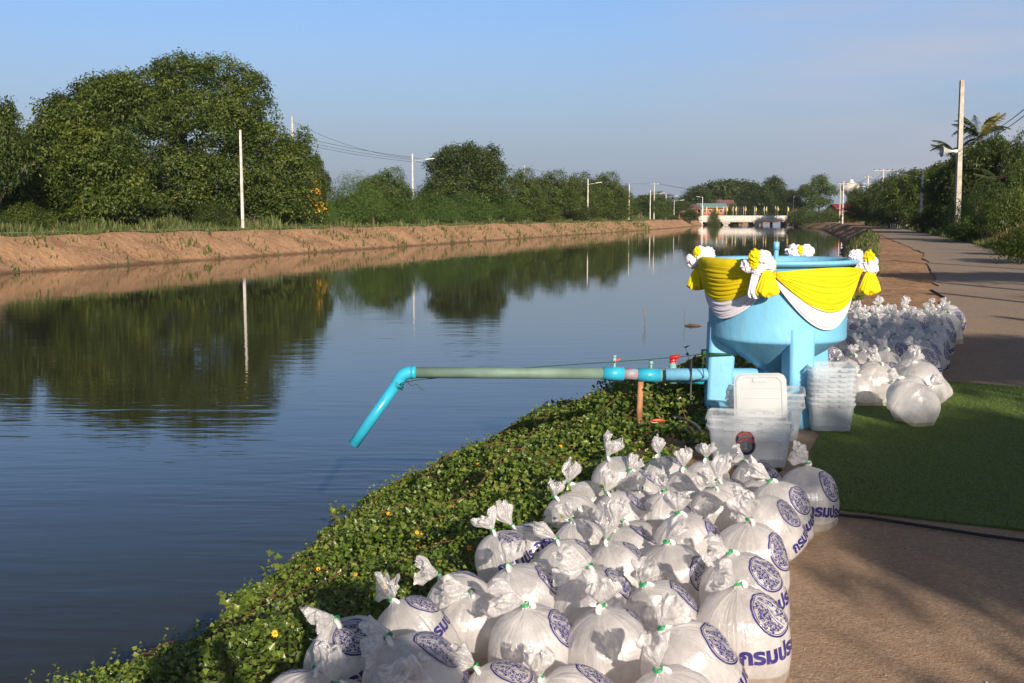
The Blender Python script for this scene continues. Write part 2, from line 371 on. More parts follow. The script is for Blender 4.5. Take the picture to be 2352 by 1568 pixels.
path = part('path', ribbon([(-60, -54.4), (245, -54.4), (368, -59), (900, -59)], [(-60, -51.9), (245, -51.9), (368, -56.6), (900, -56.6)], list(np.arange(20, 340, 4.)), .58, .1, 4, 5.), pm, smooth=False)
tag(path, kind='structure')
# ---- water
m, n, b, o = mat('water'); v = worldpos(n)
b.inputs['Base Color'].default_value = (.030, .031, .020, 1); b.inputs['Roughness'].default_value = .025; b.inputs['IOR'].default_value = 1.33; b.inputs['Specular IOR Level'].default_value = .40
rip = noise(n, v, 1.0, 2, .45, (1.5, 6.5, 1), .35)
rip2 = noise(n, v, 1.0, 2, .5, (.5, 2.2, 1), .3)
patch = ramp(n, noise(n, v, .07, 3), [(.35, .18), (.65, 1)])
sp = n.nodes.new('ShaderNodeSeparateXYZ'); n.links.new(v, sp.inputs[0])
ry = n.nodes.new('ShaderNodeMapRange'); n.links.new(sp.outputs[1], ry.inputs[0]); ry.inputs[1].default_value = 8; ry.inputs[2].default_value = 40; ry.inputs[3].default_value = 1; ry.inputs[4].default_value = .16
hh = math_(n, 'ADD', math_(n, 'MULTIPLY', rip, .55), math_(n, 'MULTIPLY', rip2, 1.2))
hh = math_(n, 'MULTIPLY', math_(n, 'MULTIPLY', hh, patch), ry.outputs[0])
bump(n, hh, 1.0, .012, b)
M['water'] = m
yw = np.concatenate([np.arange(-60, 420, 10.), [420., 700.]])
wm = MB()
for y0, y1 in zip(yw[:-1], yw[1:]):
    wm.add([(-62+SL*y0, y0, WZ), (3+SL*y0, y0, WZ), (3+SL*y1, y1, WZ), (-62+SL*y1, y1, WZ)], [[0, 1, 2, 3]])
wt = part('water', wm.mesh(), M['water'], smooth=False); tag(wt, kind='structure')
# ------------------------------------------------------------------ foliage
def leafcards(P, Nn, size, aspect, rng, fold=.25, lobed=False, tone=None, droop=0.0):
    n = len(P)
    Nn = Nn/np.maximum(np.linalg.norm(Nn, axis=1, keepdims=True), 1e-6)
    a = rng.normal(size=(n, 3)); a[:, 2] -= droop
    a -= (a*Nn).sum(1, keepdims=True)*Nn; a /= np.maximum(np.linalg.norm(a, axis=1, keepdims=True), 1e-6)
    b = np.cross(Nn, a); s = size*rng.uniform(.6, 1.3, (n, 1))
    if lobed:
        prof = [(0, 0, 0), (.28, .5, .13), (.52, .30, .10), (.75, .22, .05), (1.05, 0, -.06), (.75, -.22, .05), (.52, -.30, .10), (.28, -.5, .13)]
        fc = [(0, 1, 2, 4), (4, 6, 7, 0), (2, 3, 4, 4), (4, 5, 6, 6)]
        prof = [(0, 0, 0), (.30, .52, .15), (.62, .26, .10), (1.05, 0, -.10), (.62, -.26, .10), (.30, -.52, .15)]
        fc = [(0, 1, 2, 3), (0, 3, 4, 5)]
    else:
        prof = [(0, 0, 0), (.5, .5*aspect, fold*.3), (1, 0, -fold*.5), (.5, -.5*aspect, fold*.3)]; fc = [(0, 1, 2, 3)]
    k = len(prof)
    V = np.empty((n, k, 3), np.float32)
    for i, (u, v, w_) in enumerate(prof): V[:, i] = P+s*(u*a+v*b+w_*Nn)
    base = (np.arange(n)*k)[:, None, None]
    Fc = (base+np.array(fc)[None]).reshape(-1, 4)
    if tone is None: tone = rng.uniform(0, 1, n)
    return V.reshape(-1, 3), Fc, np.repeat(tone, k)
def crown(blobs, nclump, per, leaf, rc, seed, aspect=.5, droop=.6, inner=.22, tone_sp=.3, flat=1.0, up=.5, subs=15):
    """leaf clumps on the surfaces of many small sub-crowns that sit on the big lobes"""
    rng = np.random.default_rng(seed)
    B0 = np.array(blobs, float); S_ = []; par = []
    for i in range(len(B0)):
        for k in range(subs):
            z = 1-1.55*(k+.5)/subs; q = k*2.4+rng.uniform(-.4, .4); h = math.sqrt(max(0, 1-z*z)); d = np.array([h*math.cos(q), h*math.sin(q), z])
            r = B0[i, 3:]*rng.uniform(.26, .46); c = B0[i, :3]+d*(B0[i, 3:]-r*rng.uniform(.55, .95))
            if any(j != i and (((c-B0[j, :3])/B0[j, 3:])**2).sum() < .38 for j in range(len(B0))): continue
            S_.append([*c, *(r*rng.uniform(.85, 1.15, 3)*np.array([1.1, 1.1, .85]))]); par.append(rng.normal(0, 1))
    B = np.array(S_); area = (B[:, 3]*B[:, 4]+B[:, 4]*B[:, 5]+B[:, 3]*B[:, 5]); area /= area.sum()
    a0 = (B0[:, 3]*B0[:, 4]); a0 /= a0.sum()
    cl = []
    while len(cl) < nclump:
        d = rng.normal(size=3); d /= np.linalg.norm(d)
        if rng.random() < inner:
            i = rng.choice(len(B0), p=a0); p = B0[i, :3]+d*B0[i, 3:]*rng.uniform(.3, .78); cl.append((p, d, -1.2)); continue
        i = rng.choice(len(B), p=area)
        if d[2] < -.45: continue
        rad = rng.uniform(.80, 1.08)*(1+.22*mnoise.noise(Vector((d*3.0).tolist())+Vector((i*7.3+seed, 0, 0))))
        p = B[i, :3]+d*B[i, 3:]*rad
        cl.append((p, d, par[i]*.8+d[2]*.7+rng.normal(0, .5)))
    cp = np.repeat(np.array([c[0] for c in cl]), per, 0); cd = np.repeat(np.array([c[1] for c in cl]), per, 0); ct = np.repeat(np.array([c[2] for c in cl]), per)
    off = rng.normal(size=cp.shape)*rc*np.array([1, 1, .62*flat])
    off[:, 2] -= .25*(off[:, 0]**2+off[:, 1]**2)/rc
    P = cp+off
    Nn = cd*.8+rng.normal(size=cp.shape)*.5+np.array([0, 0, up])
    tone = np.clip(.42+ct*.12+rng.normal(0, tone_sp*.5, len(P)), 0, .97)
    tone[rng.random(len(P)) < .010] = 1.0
    return leafcards(P, Nn, leaf, aspect, rng, droop=droop, tone=tone)
def trunk_mesh(h, r, seed, limbs=5, spread=2.0, lean=.3):
    rnd = random.Random(seed); mb = MB(); pts = [Vector((0, 0, -.3))]
    for k in range(1, 7): pts.append(Vector((lean*(k/6)**2*h*.3+rnd.uniform(-.1, .1)*r*3, rnd.uniform(-.1, .1)*r*3, h*k/6)))
    mb.tube(pts, [r*(1.25-.12*k) for k in range(7)], 9)
    for j in range(limbs):
        s = pts[2+j % 4]; a = rnd.uniform(0, 6.28); q = [s]
        for k in range(1, 5): q.append(s+Vector((math.cos(a), math.sin(a), .9))*spread*k/4+Vector((rnd.uniform(-.15, .15), rnd.uniform(-.15, .15), rnd.uniform(0, .2)))*spread*.4)
        mb.tube(q, [r*.5*(1-.2*k) for k in range(5)], 6)
    return mb.mesh()
# prototypes of crowns, about 8 m tall trees, in metres; reused with a scale
PR = {}; DIM = {}
def proto(key, blobs, nc, per, leaf, rc, seed, th, tr, **kw):
    v, f, t = crown(blobs, nc, per, leaf, rc, seed, **kw)
    DIM[key] = (float(np.percentile(v[:, 2], 99.3)), float(np.percentile(v[:, 0], 99)-np.percentile(v[:, 0], 1)))
    PR[key] = (mesh(v, f, tone=t), trunk_mesh(th, tr, seed))
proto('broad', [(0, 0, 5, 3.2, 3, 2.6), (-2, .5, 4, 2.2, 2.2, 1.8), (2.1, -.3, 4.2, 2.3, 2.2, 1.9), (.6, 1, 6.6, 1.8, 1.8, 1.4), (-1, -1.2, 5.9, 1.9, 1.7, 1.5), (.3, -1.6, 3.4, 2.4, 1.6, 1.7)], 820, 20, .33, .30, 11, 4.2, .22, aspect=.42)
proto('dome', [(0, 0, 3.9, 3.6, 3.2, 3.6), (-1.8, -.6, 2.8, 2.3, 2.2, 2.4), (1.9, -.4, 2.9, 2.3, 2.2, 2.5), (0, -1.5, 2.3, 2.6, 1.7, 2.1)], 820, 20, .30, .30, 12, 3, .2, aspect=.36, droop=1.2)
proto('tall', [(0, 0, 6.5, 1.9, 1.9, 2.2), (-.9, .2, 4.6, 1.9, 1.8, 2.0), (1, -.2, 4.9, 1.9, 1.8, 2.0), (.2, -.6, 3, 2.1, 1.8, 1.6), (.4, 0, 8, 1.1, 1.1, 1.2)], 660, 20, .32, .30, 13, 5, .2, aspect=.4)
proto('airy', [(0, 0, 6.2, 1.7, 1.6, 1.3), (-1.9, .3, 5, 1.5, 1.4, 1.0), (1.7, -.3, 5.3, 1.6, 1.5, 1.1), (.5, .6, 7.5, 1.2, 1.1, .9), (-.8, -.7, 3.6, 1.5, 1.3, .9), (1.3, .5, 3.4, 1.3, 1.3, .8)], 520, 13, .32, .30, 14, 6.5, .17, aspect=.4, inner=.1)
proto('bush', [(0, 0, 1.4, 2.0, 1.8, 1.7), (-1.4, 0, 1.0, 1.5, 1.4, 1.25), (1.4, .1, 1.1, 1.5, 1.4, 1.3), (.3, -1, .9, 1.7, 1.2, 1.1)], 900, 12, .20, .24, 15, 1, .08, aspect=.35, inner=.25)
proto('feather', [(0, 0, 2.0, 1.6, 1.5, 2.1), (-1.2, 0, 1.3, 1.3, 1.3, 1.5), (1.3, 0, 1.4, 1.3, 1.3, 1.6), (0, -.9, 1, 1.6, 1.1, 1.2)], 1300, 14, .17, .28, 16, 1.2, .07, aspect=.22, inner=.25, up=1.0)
KEYLEAF = dict(broad='leaf_dark', dome='leaf_mid', tall='leaf_dark', airy='leaf_light', bush='leaf_mid', feather='leaf_feather')
def fixY(px, Y, s_in=-57.0):
    # the far bank runs away from the camera: never stand in front of its crest
    k = (px-1176)/F
    if px < 1560 and k < .30:
        return max(Y, min(s_in/(k-SL), 362))
    return Y
def tree(key, px, top, base, Y, wpx, label, cat='tree', leafm=None, rz=None, group='trees and bushes lining the canal', z0=None, name=None, mscale=None):
    """px, top, base, wpx in pixels of the 2352 px view, at depth Y"""
    cme, tme = PR[key]; Y = fixY(px, Y, -58.5+(1.5 if key in ('bush', 'feather') else 0))
    zt = D(px, top, Y).z; bx = D(px, base, Y).x
    if z0 is None: z0 = float(terrain_base(np.array([bx]), np.array([Y]))[0])
    H, Wd = DIM[key]
    sx = wpx/F*Y/Wd; sz = (zt-z0)/H
    rnd = random.Random(int(px*7+Y))
    t = thing(name or {'bush': 'bush', 'feather': 'bush'}.get(key, 'tree'), label, cat, (bx, Y, z0), rnd.uniform(-.5, .5) if rz is None else rz, group)
    t.scale = (sx, sx, sz)
    lm = leafm or KEYLEAF[key]
    me = cme
    if lm != KEYLEAF[key] or cme.materials:
        k2 = key+lm
        if k2 not in PR: m2 = cme.copy(); m2.materials.clear(); PR[k2] = (m2,)
        me = PR[k2][0]
    if not me.materials: me.materials.append(M[lm])
    c = bpy.data.objects.new('crown', me); link(c, t)
    if not tme.materials: tme.materials.append(M['bark'])
    u = bpy.data.objects.new('trunk', tme); link(u, t)
    return t
def lobetree(name, label, Y, lobes, nc, per, leaf, rc, seed, lm, trunks=((0, 0, 5, .35),), **kw):
    """lobes in pixels: (x, y, half width, half height) with depth offset"""
    cx = sum(l[0] for l in lobes)/len(lobes); Y = fixY(cx, Y, -63) if cx < 1560 else Y; b = D(cx, 515, Y); z0 = float(terrain_base(np.array([b.x]), np.array([Y]))[0])
    root = thing(name, label, 'tree', (b.x, Y, z0), 0, 'trees and bushes lining the canal')
    bl = []
    for (x, y, hw, hh, dy) in lobes:
        p = D(x, y, Y+dy); s = (Y+dy)/F; bl.append((p.x-b.x, dy, p.z-z0, hw*s, hw*s*.9, hh*s))
    v, f, t = crown(bl, nc, per, leaf, rc, seed, **kw)
    part('crown', mesh(v, f, tone=t), M[lm], root, smooth=False)
    for (tx, ty, th, tr) in trunks: part('trunk', trunk_mesh(th, tr, seed+int(tx*10), 6, 3), M['bark'], root, (tx, ty, 0))
    return root
# --- the great tree group on the far left bank
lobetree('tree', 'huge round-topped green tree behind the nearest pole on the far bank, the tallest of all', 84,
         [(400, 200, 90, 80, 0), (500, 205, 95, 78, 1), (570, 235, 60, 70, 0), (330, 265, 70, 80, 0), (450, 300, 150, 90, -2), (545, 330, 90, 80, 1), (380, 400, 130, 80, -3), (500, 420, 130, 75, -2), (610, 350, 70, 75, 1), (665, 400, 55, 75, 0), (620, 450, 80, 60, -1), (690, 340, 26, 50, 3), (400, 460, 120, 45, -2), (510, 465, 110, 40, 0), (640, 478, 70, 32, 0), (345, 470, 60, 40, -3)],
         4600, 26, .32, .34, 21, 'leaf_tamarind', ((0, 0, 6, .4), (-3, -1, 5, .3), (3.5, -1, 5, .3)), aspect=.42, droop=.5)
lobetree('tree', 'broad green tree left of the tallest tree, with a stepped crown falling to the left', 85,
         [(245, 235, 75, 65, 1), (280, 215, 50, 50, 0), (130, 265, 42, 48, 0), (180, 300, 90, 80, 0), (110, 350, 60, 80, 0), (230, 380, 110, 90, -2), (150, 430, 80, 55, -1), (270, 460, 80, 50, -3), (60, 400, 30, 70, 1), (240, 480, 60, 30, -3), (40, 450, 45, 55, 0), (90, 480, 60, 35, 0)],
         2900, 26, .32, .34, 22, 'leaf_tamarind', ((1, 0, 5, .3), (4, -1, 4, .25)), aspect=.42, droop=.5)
T = tree
T('broad', -10, 238, 520, 80, 170, 'dark mango tree cut by the left edge of the picture', leafm='leaf_dark')
T('broad', 715, 358, 515, 96, 85, 'small dark tree peeping out right of the tallest tree, above the yellow blossom')
T('feather', 810, 400, 520, 92, 150, 'pale feathery bush right of the yellow-flowering shrub', 'bush')
T('feather', 745, 455, 520, 93, 60, 'low feathery bush directly beside the yellow-flowering shrub', 'bush')
T('dome', 890, 390, 515, 112, 130, 'light green rounded tree left of the lamp post, behind the feathery hedge', leafm='leaf_light')
T('dome', 850, 406, 515, 125, 90, 'brownish tree crown far behind the pale feathery bush', leafm='leaf_mid')
T('feather', 900, 455, 518, 97, 130, 'feathery hedge bush below the left lamp post', 'bush')
T('feather', 985, 440, 516, 100, 140, 'feathery hedge bush under the dark round tree, left one', 'bush')
T('feather', 1065, 442, 515, 105, 140, 'feathery hedge bush under the dark round tree, right one', 'bush')
T('bush', 1135, 470, 514, 112, 110, 'dark low bush at the right end of the feathery hedge', 'bush', 'leaf_dark')
lobetree('tree', 'dark green round tree standing alone above the hedge, right of the left lamp post', 118,
         [(1070, 370, 62, 45, 0), (1120, 400, 45, 45, 0), (1025, 410, 40, 45, 0), (1000, 380, 18, 24, 0), (1060, 440, 85, 45, -1), (1130, 350, 16, 20, 0), (1130, 450, 45, 40, 0), (990, 455, 35, 35, 0)],
         1500, 24, .44, .48, 24, 'leaf_dark', ((0, 0, 6, .35), (-2, 0, 5, .2), (2, 0, 5, .25)), aspect=.36)
T('dome', 1195, 392, 512, 128, 110, 'mango tree with rusty top directly right of the dark round tree', leafm='leaf_mid')
T('dome', 1262, 396, 511, 135, 130, 'mango tree in the far bank row, behind the slim bare post', leafm='leaf_mid')
T('dome', 1322, 400, 510, 145, 110, 'mango tree left of the middle lamp post', leafm='leaf_mid')
T('dome', 1385, 400, 509, 158, 120, 'tall mango tree right behind the middle lamp post', leafm='leaf_mid')
T('dome', 1425, 428, 508, 172, 70, 'last small mango tree at the right end of the far bank row', leafm='leaf_mid')
T('bush', 1210, 468, 512, 118, 150, 'low bush in front of the mango row, left', 'bush', 'leaf_mid')
T('feather', 1140, 450, 514, 110, 130, 'feathery bush between the hedge and the mango row', 'bush')
T('bush', 490, 468, 520, 96, 110, 'dark rounded bush left of the foot of the nearest pole', 'bush', 'leaf_dark')
T('bush', 60, 468, 522, 78, 120, 'leafy low bush under the mango tree at the left edge', 'bush', 'leaf_mid')
T('bush', 1300, 462, 511, 127, 150, 'low bush in front of the mango row, middle', 'bush', 'leaf_dark')
T('bush', 1385, 465, 510, 140, 130, 'low bush in front of the mango row, below the middle lamp', 'bush', 'leaf_mid')
T('airy', 1472, 448, 506, 215, 90, 'thin pale trees between two slim poles on the far bank', leafm='leaf_light')
T('dome', 1500, 442, 505, 235, 80, 'rounded tree behind the lamp poles before the bridge', leafm='leaf_light')
T('bush', 1508, 478, 505, 225, 60, 'bush on the bank top before the bridge houses', 'bush', 'leaf_light')
T('feather', 1436, 492, 520, 222, 36, 'reedy tuft in the notch of the eroded bank', 'bush')
T('bush', 1552, 496, 512, 290, 20, 'small round bush at the foot of the bank by the inlet', 'bush')
# --- behind the bridge
T('tall', 1600, 428, 500, 420, 80, 'dark tree behind the left red-roofed house', leafm='leaf_mid')
T('tall', 1560, 460, 500, 400, 60, 'lower dark tree left of the red-roofed house', leafm='leaf_mid')
lobetree('tree', 'wide flat-topped rain tree far behind the bridge houses', 455,
         [(1660, 432, 45, 17, 0), (1695, 430, 45, 17, 0), (1630, 445, 30, 14, 0), (1730, 445, 34, 18, 0), (1690, 460, 60, 25, 0)], 1500, 12, 1.0, 1.0, 26, 'leaf_dark', ((0, 0, 10, .6),), aspect=.6)
T('tall', 1722, 424, 500, 430, 70, 'dark tree right of the rain tree, behind the bridge')
T('tall', 1772, 408, 500, 425, 75, 'tallest dark tree behind the middle of the bridge')
T('tall', 1750, 430, 502, 400, 66, 'shorter dark tree just behind the bridge railing')
T('tall', 1812, 438, 502, 405, 60, 'dark tree behind the right end of the bridge')
T('airy', 1880, 402, 503, 335, 86, 'light yellow-green airy tree right of the bridge', leafm='leaf_light')
T('airy', 1845, 424, 504, 350, 70, 'thin olive tree between the bridge and the light airy tree', leafm='leaf_light')
T('bush', 1850, 474, 506, 330, 70, 'scrubby bush on the bank right of the bridge', 'bush', 'leaf_light')
T('bush', 1825, 482, 513, 338, 44, 'brown scrub at the right foot of the bridge', 'bush', 'leaf_dry')
T('bush', 1902, 478, 508, 280, 70, 'leafy bush at the water edge below the light airy tree', 'bush', 'leaf_light')
T('dome', 1965, 425, 503, 350, 50, 'dark tree below the water tower', leafm='leaf_dark')
T('bush', 1952, 486, 508, 250, 60, 'green bush in front of the red-roofed house by the road', 'bush', 'leaf_mid')
T('bush', 1640, 480, 503, 372, 30, 'bush beside the teal-roofed house', 'bush', 'leaf_mid')
T('dome', 1680, 468, 503, 376, 42, 'round tree in front of the orange wall behind the bridge', leafm='leaf_mid')
T('tall', 1585, 482, 503, 340, 40, 'small bush tree left of the bridge end', leafm='leaf_light')
T('bush', 1530, 490, 506, 260, 60, 'bush on the far bank top near the bridge', 'bush', 'leaf_mid')
# --- right side of the road
T('dome', 2010, 415, 506, 215, 80, 'dark tree behind the pole with cross arms on the road side', leafm='leaf_dark')
T('dome', 2048, 396, 508, 175, 100, 'dark green tree behind the pair of plain poles', leafm='leaf_dark')
T('broad', 2095, 392, 510, 150, 120, 'green tree behind the right-hand lamp post', leafm='leaf_mid')
T('broad', 2145, 378, 515, 128, 120, 'green tree just right of the right-hand lamp post', leafm='leaf_mid')
T('broad', 2190, 360, 520, 105, 120, 'dark tree directly behind the tallest roadside pole', leafm='leaf_dark')
T('broad', 2262, 318, 530, 96, 170, 'large dark tree below the coconut palm', leafm='leaf_dark')
T('dome', 2335, 306, 530, 92, 110, 'large dark tree at the right edge above the red roof', leafm='leaf_dark')
T('dome', 2075, 455, 512, 142, 120, 'dark undergrowth tree behind the broken fence', leafm='leaf_dark')
T('bush', 2150, 470, 522, 108, 110, 'dark undergrowth between lamp post and tallest pole', 'bush', 'leaf_dark')
T('bush', 2025, 478, 512, 155, 70, 'shaded bush at the bend of the road', 'bush', 'leaf_dark')
T('feather', 2262, 415, 545, 72, 190, 'bright green leafy bush beside the tallest roadside pole', 'bush', 'leaf_light')
T('bush', 2330, 440, 555, 64, 130, 'bright green bush at the right edge below the red roof', 'bush', 'leaf_mid')
T('bush', 2235, 490, 550, 70, 120, 'yellowing low bush at the foot of the bright green bush', 'bush', 'leaf_light')
T('bush', 2350, 520, 600, 46, 150, 'dark overgrown mound of creepers at the right edge', 'bush', 'leaf_dark')
T('bush', 2420, 500, 640, 38, 260, 'shaded creeper mound partly outside the right edge', 'bush', 'leaf_dark')
T('airy', 2345, 350, 540, 66, 70, 'yellow-green slender tree touching the right edge', leafm='leaf_light')
NUM = 'one two three four five six seven eight nine ten eleven twelve thirteen fourteen fifteen sixteen seventeen eighteen nineteen twenty twenty-one twenty-two twenty-three twenty-four'.split()
# far tree line closing the horizon
rng = random.Random(5)
for i, px in enumerate(range(-500, 1560, 95)):
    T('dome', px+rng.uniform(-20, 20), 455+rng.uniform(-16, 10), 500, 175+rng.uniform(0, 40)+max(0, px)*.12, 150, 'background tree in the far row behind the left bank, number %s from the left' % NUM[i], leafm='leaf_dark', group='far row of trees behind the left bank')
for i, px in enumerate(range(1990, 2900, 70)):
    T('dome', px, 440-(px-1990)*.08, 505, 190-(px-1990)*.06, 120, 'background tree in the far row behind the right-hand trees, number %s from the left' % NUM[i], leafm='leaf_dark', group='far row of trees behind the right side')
# yellow-flowering shrub
YS = fixY(716, 90, -56); ys_ = thing('flowering_shrub', 'shrub covered in yellow blossom at the right foot of the tallest tree', 'shrub', (D(716, 515, YS).x, YS, .6)); ys_.scale = (YS/90,)*3
bl = [(0, 0, 1.3, 1.25, 1.0, 1.2), (.1, 0, 2.5, 1.0, .9, 1.2), (-.2, 0, .8, 1.4, 1.0, .9)]
v, f, t = crown(bl, 700, 12, .18, .2, 31); part('foliage', mesh(v, f, tone=t), M['leaf_mid'], ys_, smooth=False)
v, f, t = crown([(0, -.15, 1.9, 1.3, 1.1, 1.6), (.15, -.1, 2.9, .85, .9, .9)], 130, 5, .13, .13, 32, aspect=.9); part('blossom', mesh(v, f, tone=t), M['petal'], ys_, smooth=False)
part('trunk', trunk_mesh(1.2, .06, 3, 3, .8), M['bark'], ys_)
# coconut palm
def frond(L_, n=22, droop=1.0, seed=0):
    rnd = random.Random(seed); v = []; f = []
    pts = [Vector((L_*t*(1-.15*droop*t), 0, L_*(.55*t-.85*droop*t*t))) for t in [i/n for i in range(n+1)]]
    for i in range(1, n):
        p = pts[i]; w_ = L_*.24*math.sin(math.pi*(.12+.86*i/n))
        for sgn in (-1, 1):
            b = len(v); dx = Vector((L_*.045, 0, 0)); tip = p+Vector((w_*.55, sgn*w_*.8, -w_*(.55+rnd.uniform(-.1, .3))))
            v += [p, p+dx, tip+dx*.2, tip]; f.append([b, b+1, b+2, b+3])
    return v, f, pts
def palm(px, top, Y, label, trunkh, L_, n=15, seed=1):
    p = D(px, top, Y); z0 = float(terrain_base(np.array([p.x]), np.array([Y]))[0])
    t = thing('palm_tree', label, 'palm tree', (p.x, Y, z0)); rnd = random.Random(seed)
    h = p.z-z0-L_*.35
    part('trunk', MB().tube([(0, 0, -.2), (.2, 0, h*.4), (.1, 0, h)], [.18, .14, .13], 9).mesh(), M['bark_pale'], t)
    for k in range(n):
        v, f, pts = frond(L_, droop=rnd.uniform(.3, 1.3), seed=k)
        Mx = Matrix.Translation((.1, 0, h)) @ Matrix.Rotation(k*2.4+rnd.uniform(-.2, .2), 4, 'Z') @ Matrix.Rotation(-rnd.uniform(-.1, .9), 4, 'Y')
        tn_ = rnd.uniform(0, .7) if k % 5 else .95
        o = part('frond', mesh([Mx @ q for q in v], f, tone=[tn_]*len(v)), M['palm'], t, smooth=False)
    return t
palm(2248, 285, 104, 'coconut palm with ragged fronds right of the tallest roadside pole', 8, 3.1)
palm(2195, 335, 106, 'smaller coconut palm half hidden behind the tallest roadside pole', 6, 3.2, 12, 4)
palm(2300, 400, 84, 'low palm drooping above the bright green bush', 4, 2.4, 10, 6)
# banana plants on the far bank
def banana(px, top, Y, label, seed):
    Y = fixY(px, Y, -55.5); p = D(px, top, Y); z0 = .6; h = p.z-z0
    t = thing('banana_plant', label, 'banana plant', (p.x, Y, z0), 0, 'banana plants on the far bank'); rnd = random.Random(seed)
    part('stem', MB().tube([(0, 0, -.2), (0, 0, h*.5)], [.16, .1], 8).mesh(), M['bark_pale'], t)
    for k in range(7):
        a = k*2.4; ln = h*.62; v = []; f = []
        for i in range(7):
            u = i/6; q = Vector((ln*u*.55, 0, h*.45+ln*(.95*u-.75*u*u))); w_ = h*.11*math.sin(math.pi*(.1+.85*u))
            v += [q+Vector((0, -w_, .05)), q, q+Vector((0, w_, .05))]
            if i: b = 3*(i-1); f += [[b, b+1, b+4, b+3], [b+1, b+2, b+5, b+4]]
        Mx = Matrix.Rotation(a, 4, 'Z'); part('leaf', mesh([Mx @ q for q in v], f, tone=[rnd.uniform(.5, 1)]*len(v)), M['leaf_light'], t)
for k, (px, top, Y) in enumerate([(1432, 470, 195), (1452, 466, 205), (1468, 474, 200), (1560, 478, 300), (1412, 482, 185)]): banana(px, top, Y, ['banana plant left of the slim pole near the bank notch', 'tallest banana plant beside the slim pole near the bank notch', 'banana plant right of the slim pole near the bank notch', 'far banana plant beside the last pole before the bridge', 'low banana plant under the last mango tree'][k], k)
# ---- grass on the far bank top and right verge
def grass_strip(name, label, s0, s1, y0, y1, n, h, seed, z=None, lm='grass', clump=.5):
    rng = np.random.default_rng(seed)
    Y = rng.uniform(y0, y1, n); s_ = rng.uniform(0, 1, n)
    lo = s0(Y) if callable(s0) else s0; hi = s1(Y) if callable(s1) else s1
    S = lo+(hi-lo)*s_; X = S+SL*Y; Z = terrain_base(X, Y)-.02
    hh = h*rng.uniform(.4, 1.3, n)*(1+clump*np.array([mnoise.noise(Vector((x*.35, y*.35, seed))) for x, y in zip(X, Y)])*2)
    hh = np.clip(hh, .03, None)
    a = rng.uniform(0, 6.28, n); lean = rng.uniform(.1, .7, n)*hh; wd = hh*.10+.012*Y/40
    P = np.stack([X, Y, Z], -1); d = np.stack([np.cos(a), np.sin(a), 0*a], -1); sd = np.stack([-np.sin(a), np.cos(a), 0*a], -1)
    V = np.empty((n, 4, 3)); V[:, 0] = P-sd*wd[:, None]; V[:, 1] = P+sd*wd[:, None]
    V[:, 2] = P+d*(lean*.5)[:, None]+sd*wd[:, None]*.6+np.array([0, 0, 1])*(hh*.6)[:, None]; V[:, 3] = P+d*lean[:, None]+np.array([0, 0, 1])*hh[:, None]
    Fc = (np.arange(n)*4)[:, None]+np.arange(4)[None]
    o = part(name, mesh(V.reshape(-1, 3), Fc, tone=np.repeat(rng.uniform(0, 1, n), 4)), M[lm], smooth=False)
    return tag(o, label, 'grass', kind='stuff')
lwf = lambda Y: ip(Y, LW_T)
grass_strip('grass', 'rough green grass along the top of the far bank', lambda Y: lwf(Y)-14, lambda Y: lwf(Y)-7.2, 40, 300, 32000, .48, 41, clump=1.1)
grass_strip('grass', 'thin grass edging the eroded top of the far bank', lambda Y: lwf(Y)-4.6, lambda Y: lwf(Y)-3.5, 40, 300, 9000, .28, 42)
grass_strip('weeds', 'sparse weeds growing on the earthen face of the far bank', lambda Y: lwf(Y)-3.0, lambda Y: lwf(Y)+.1, 45, 260, 2600, .35, 43, clump=.8)
grass_strip('grass', 'grass verge along the right side of the road', lambda Y: ip(Y, RR_T)+.1, lambda Y: ip(Y, RR_T)+3.5, 30, 160, 14000, .35, 44)
grass_strip('dry_brush', 'dry straw and twigs on the right-hand verge', lambda Y: ip(Y, RR_T)+.8, lambda Y: ip(Y, RR_T)+5, 30, 75, 7000, .55, 45, lm='leaf_dry')
grass_strip('weeds', 'green and dry weeds on the near bank beyond the tank', lambda Y: ip(Y, W_T)+.3, lambda Y: ip(Y, E_T)+.4, 27, 120, 3200, .22, 46, clump=.8)
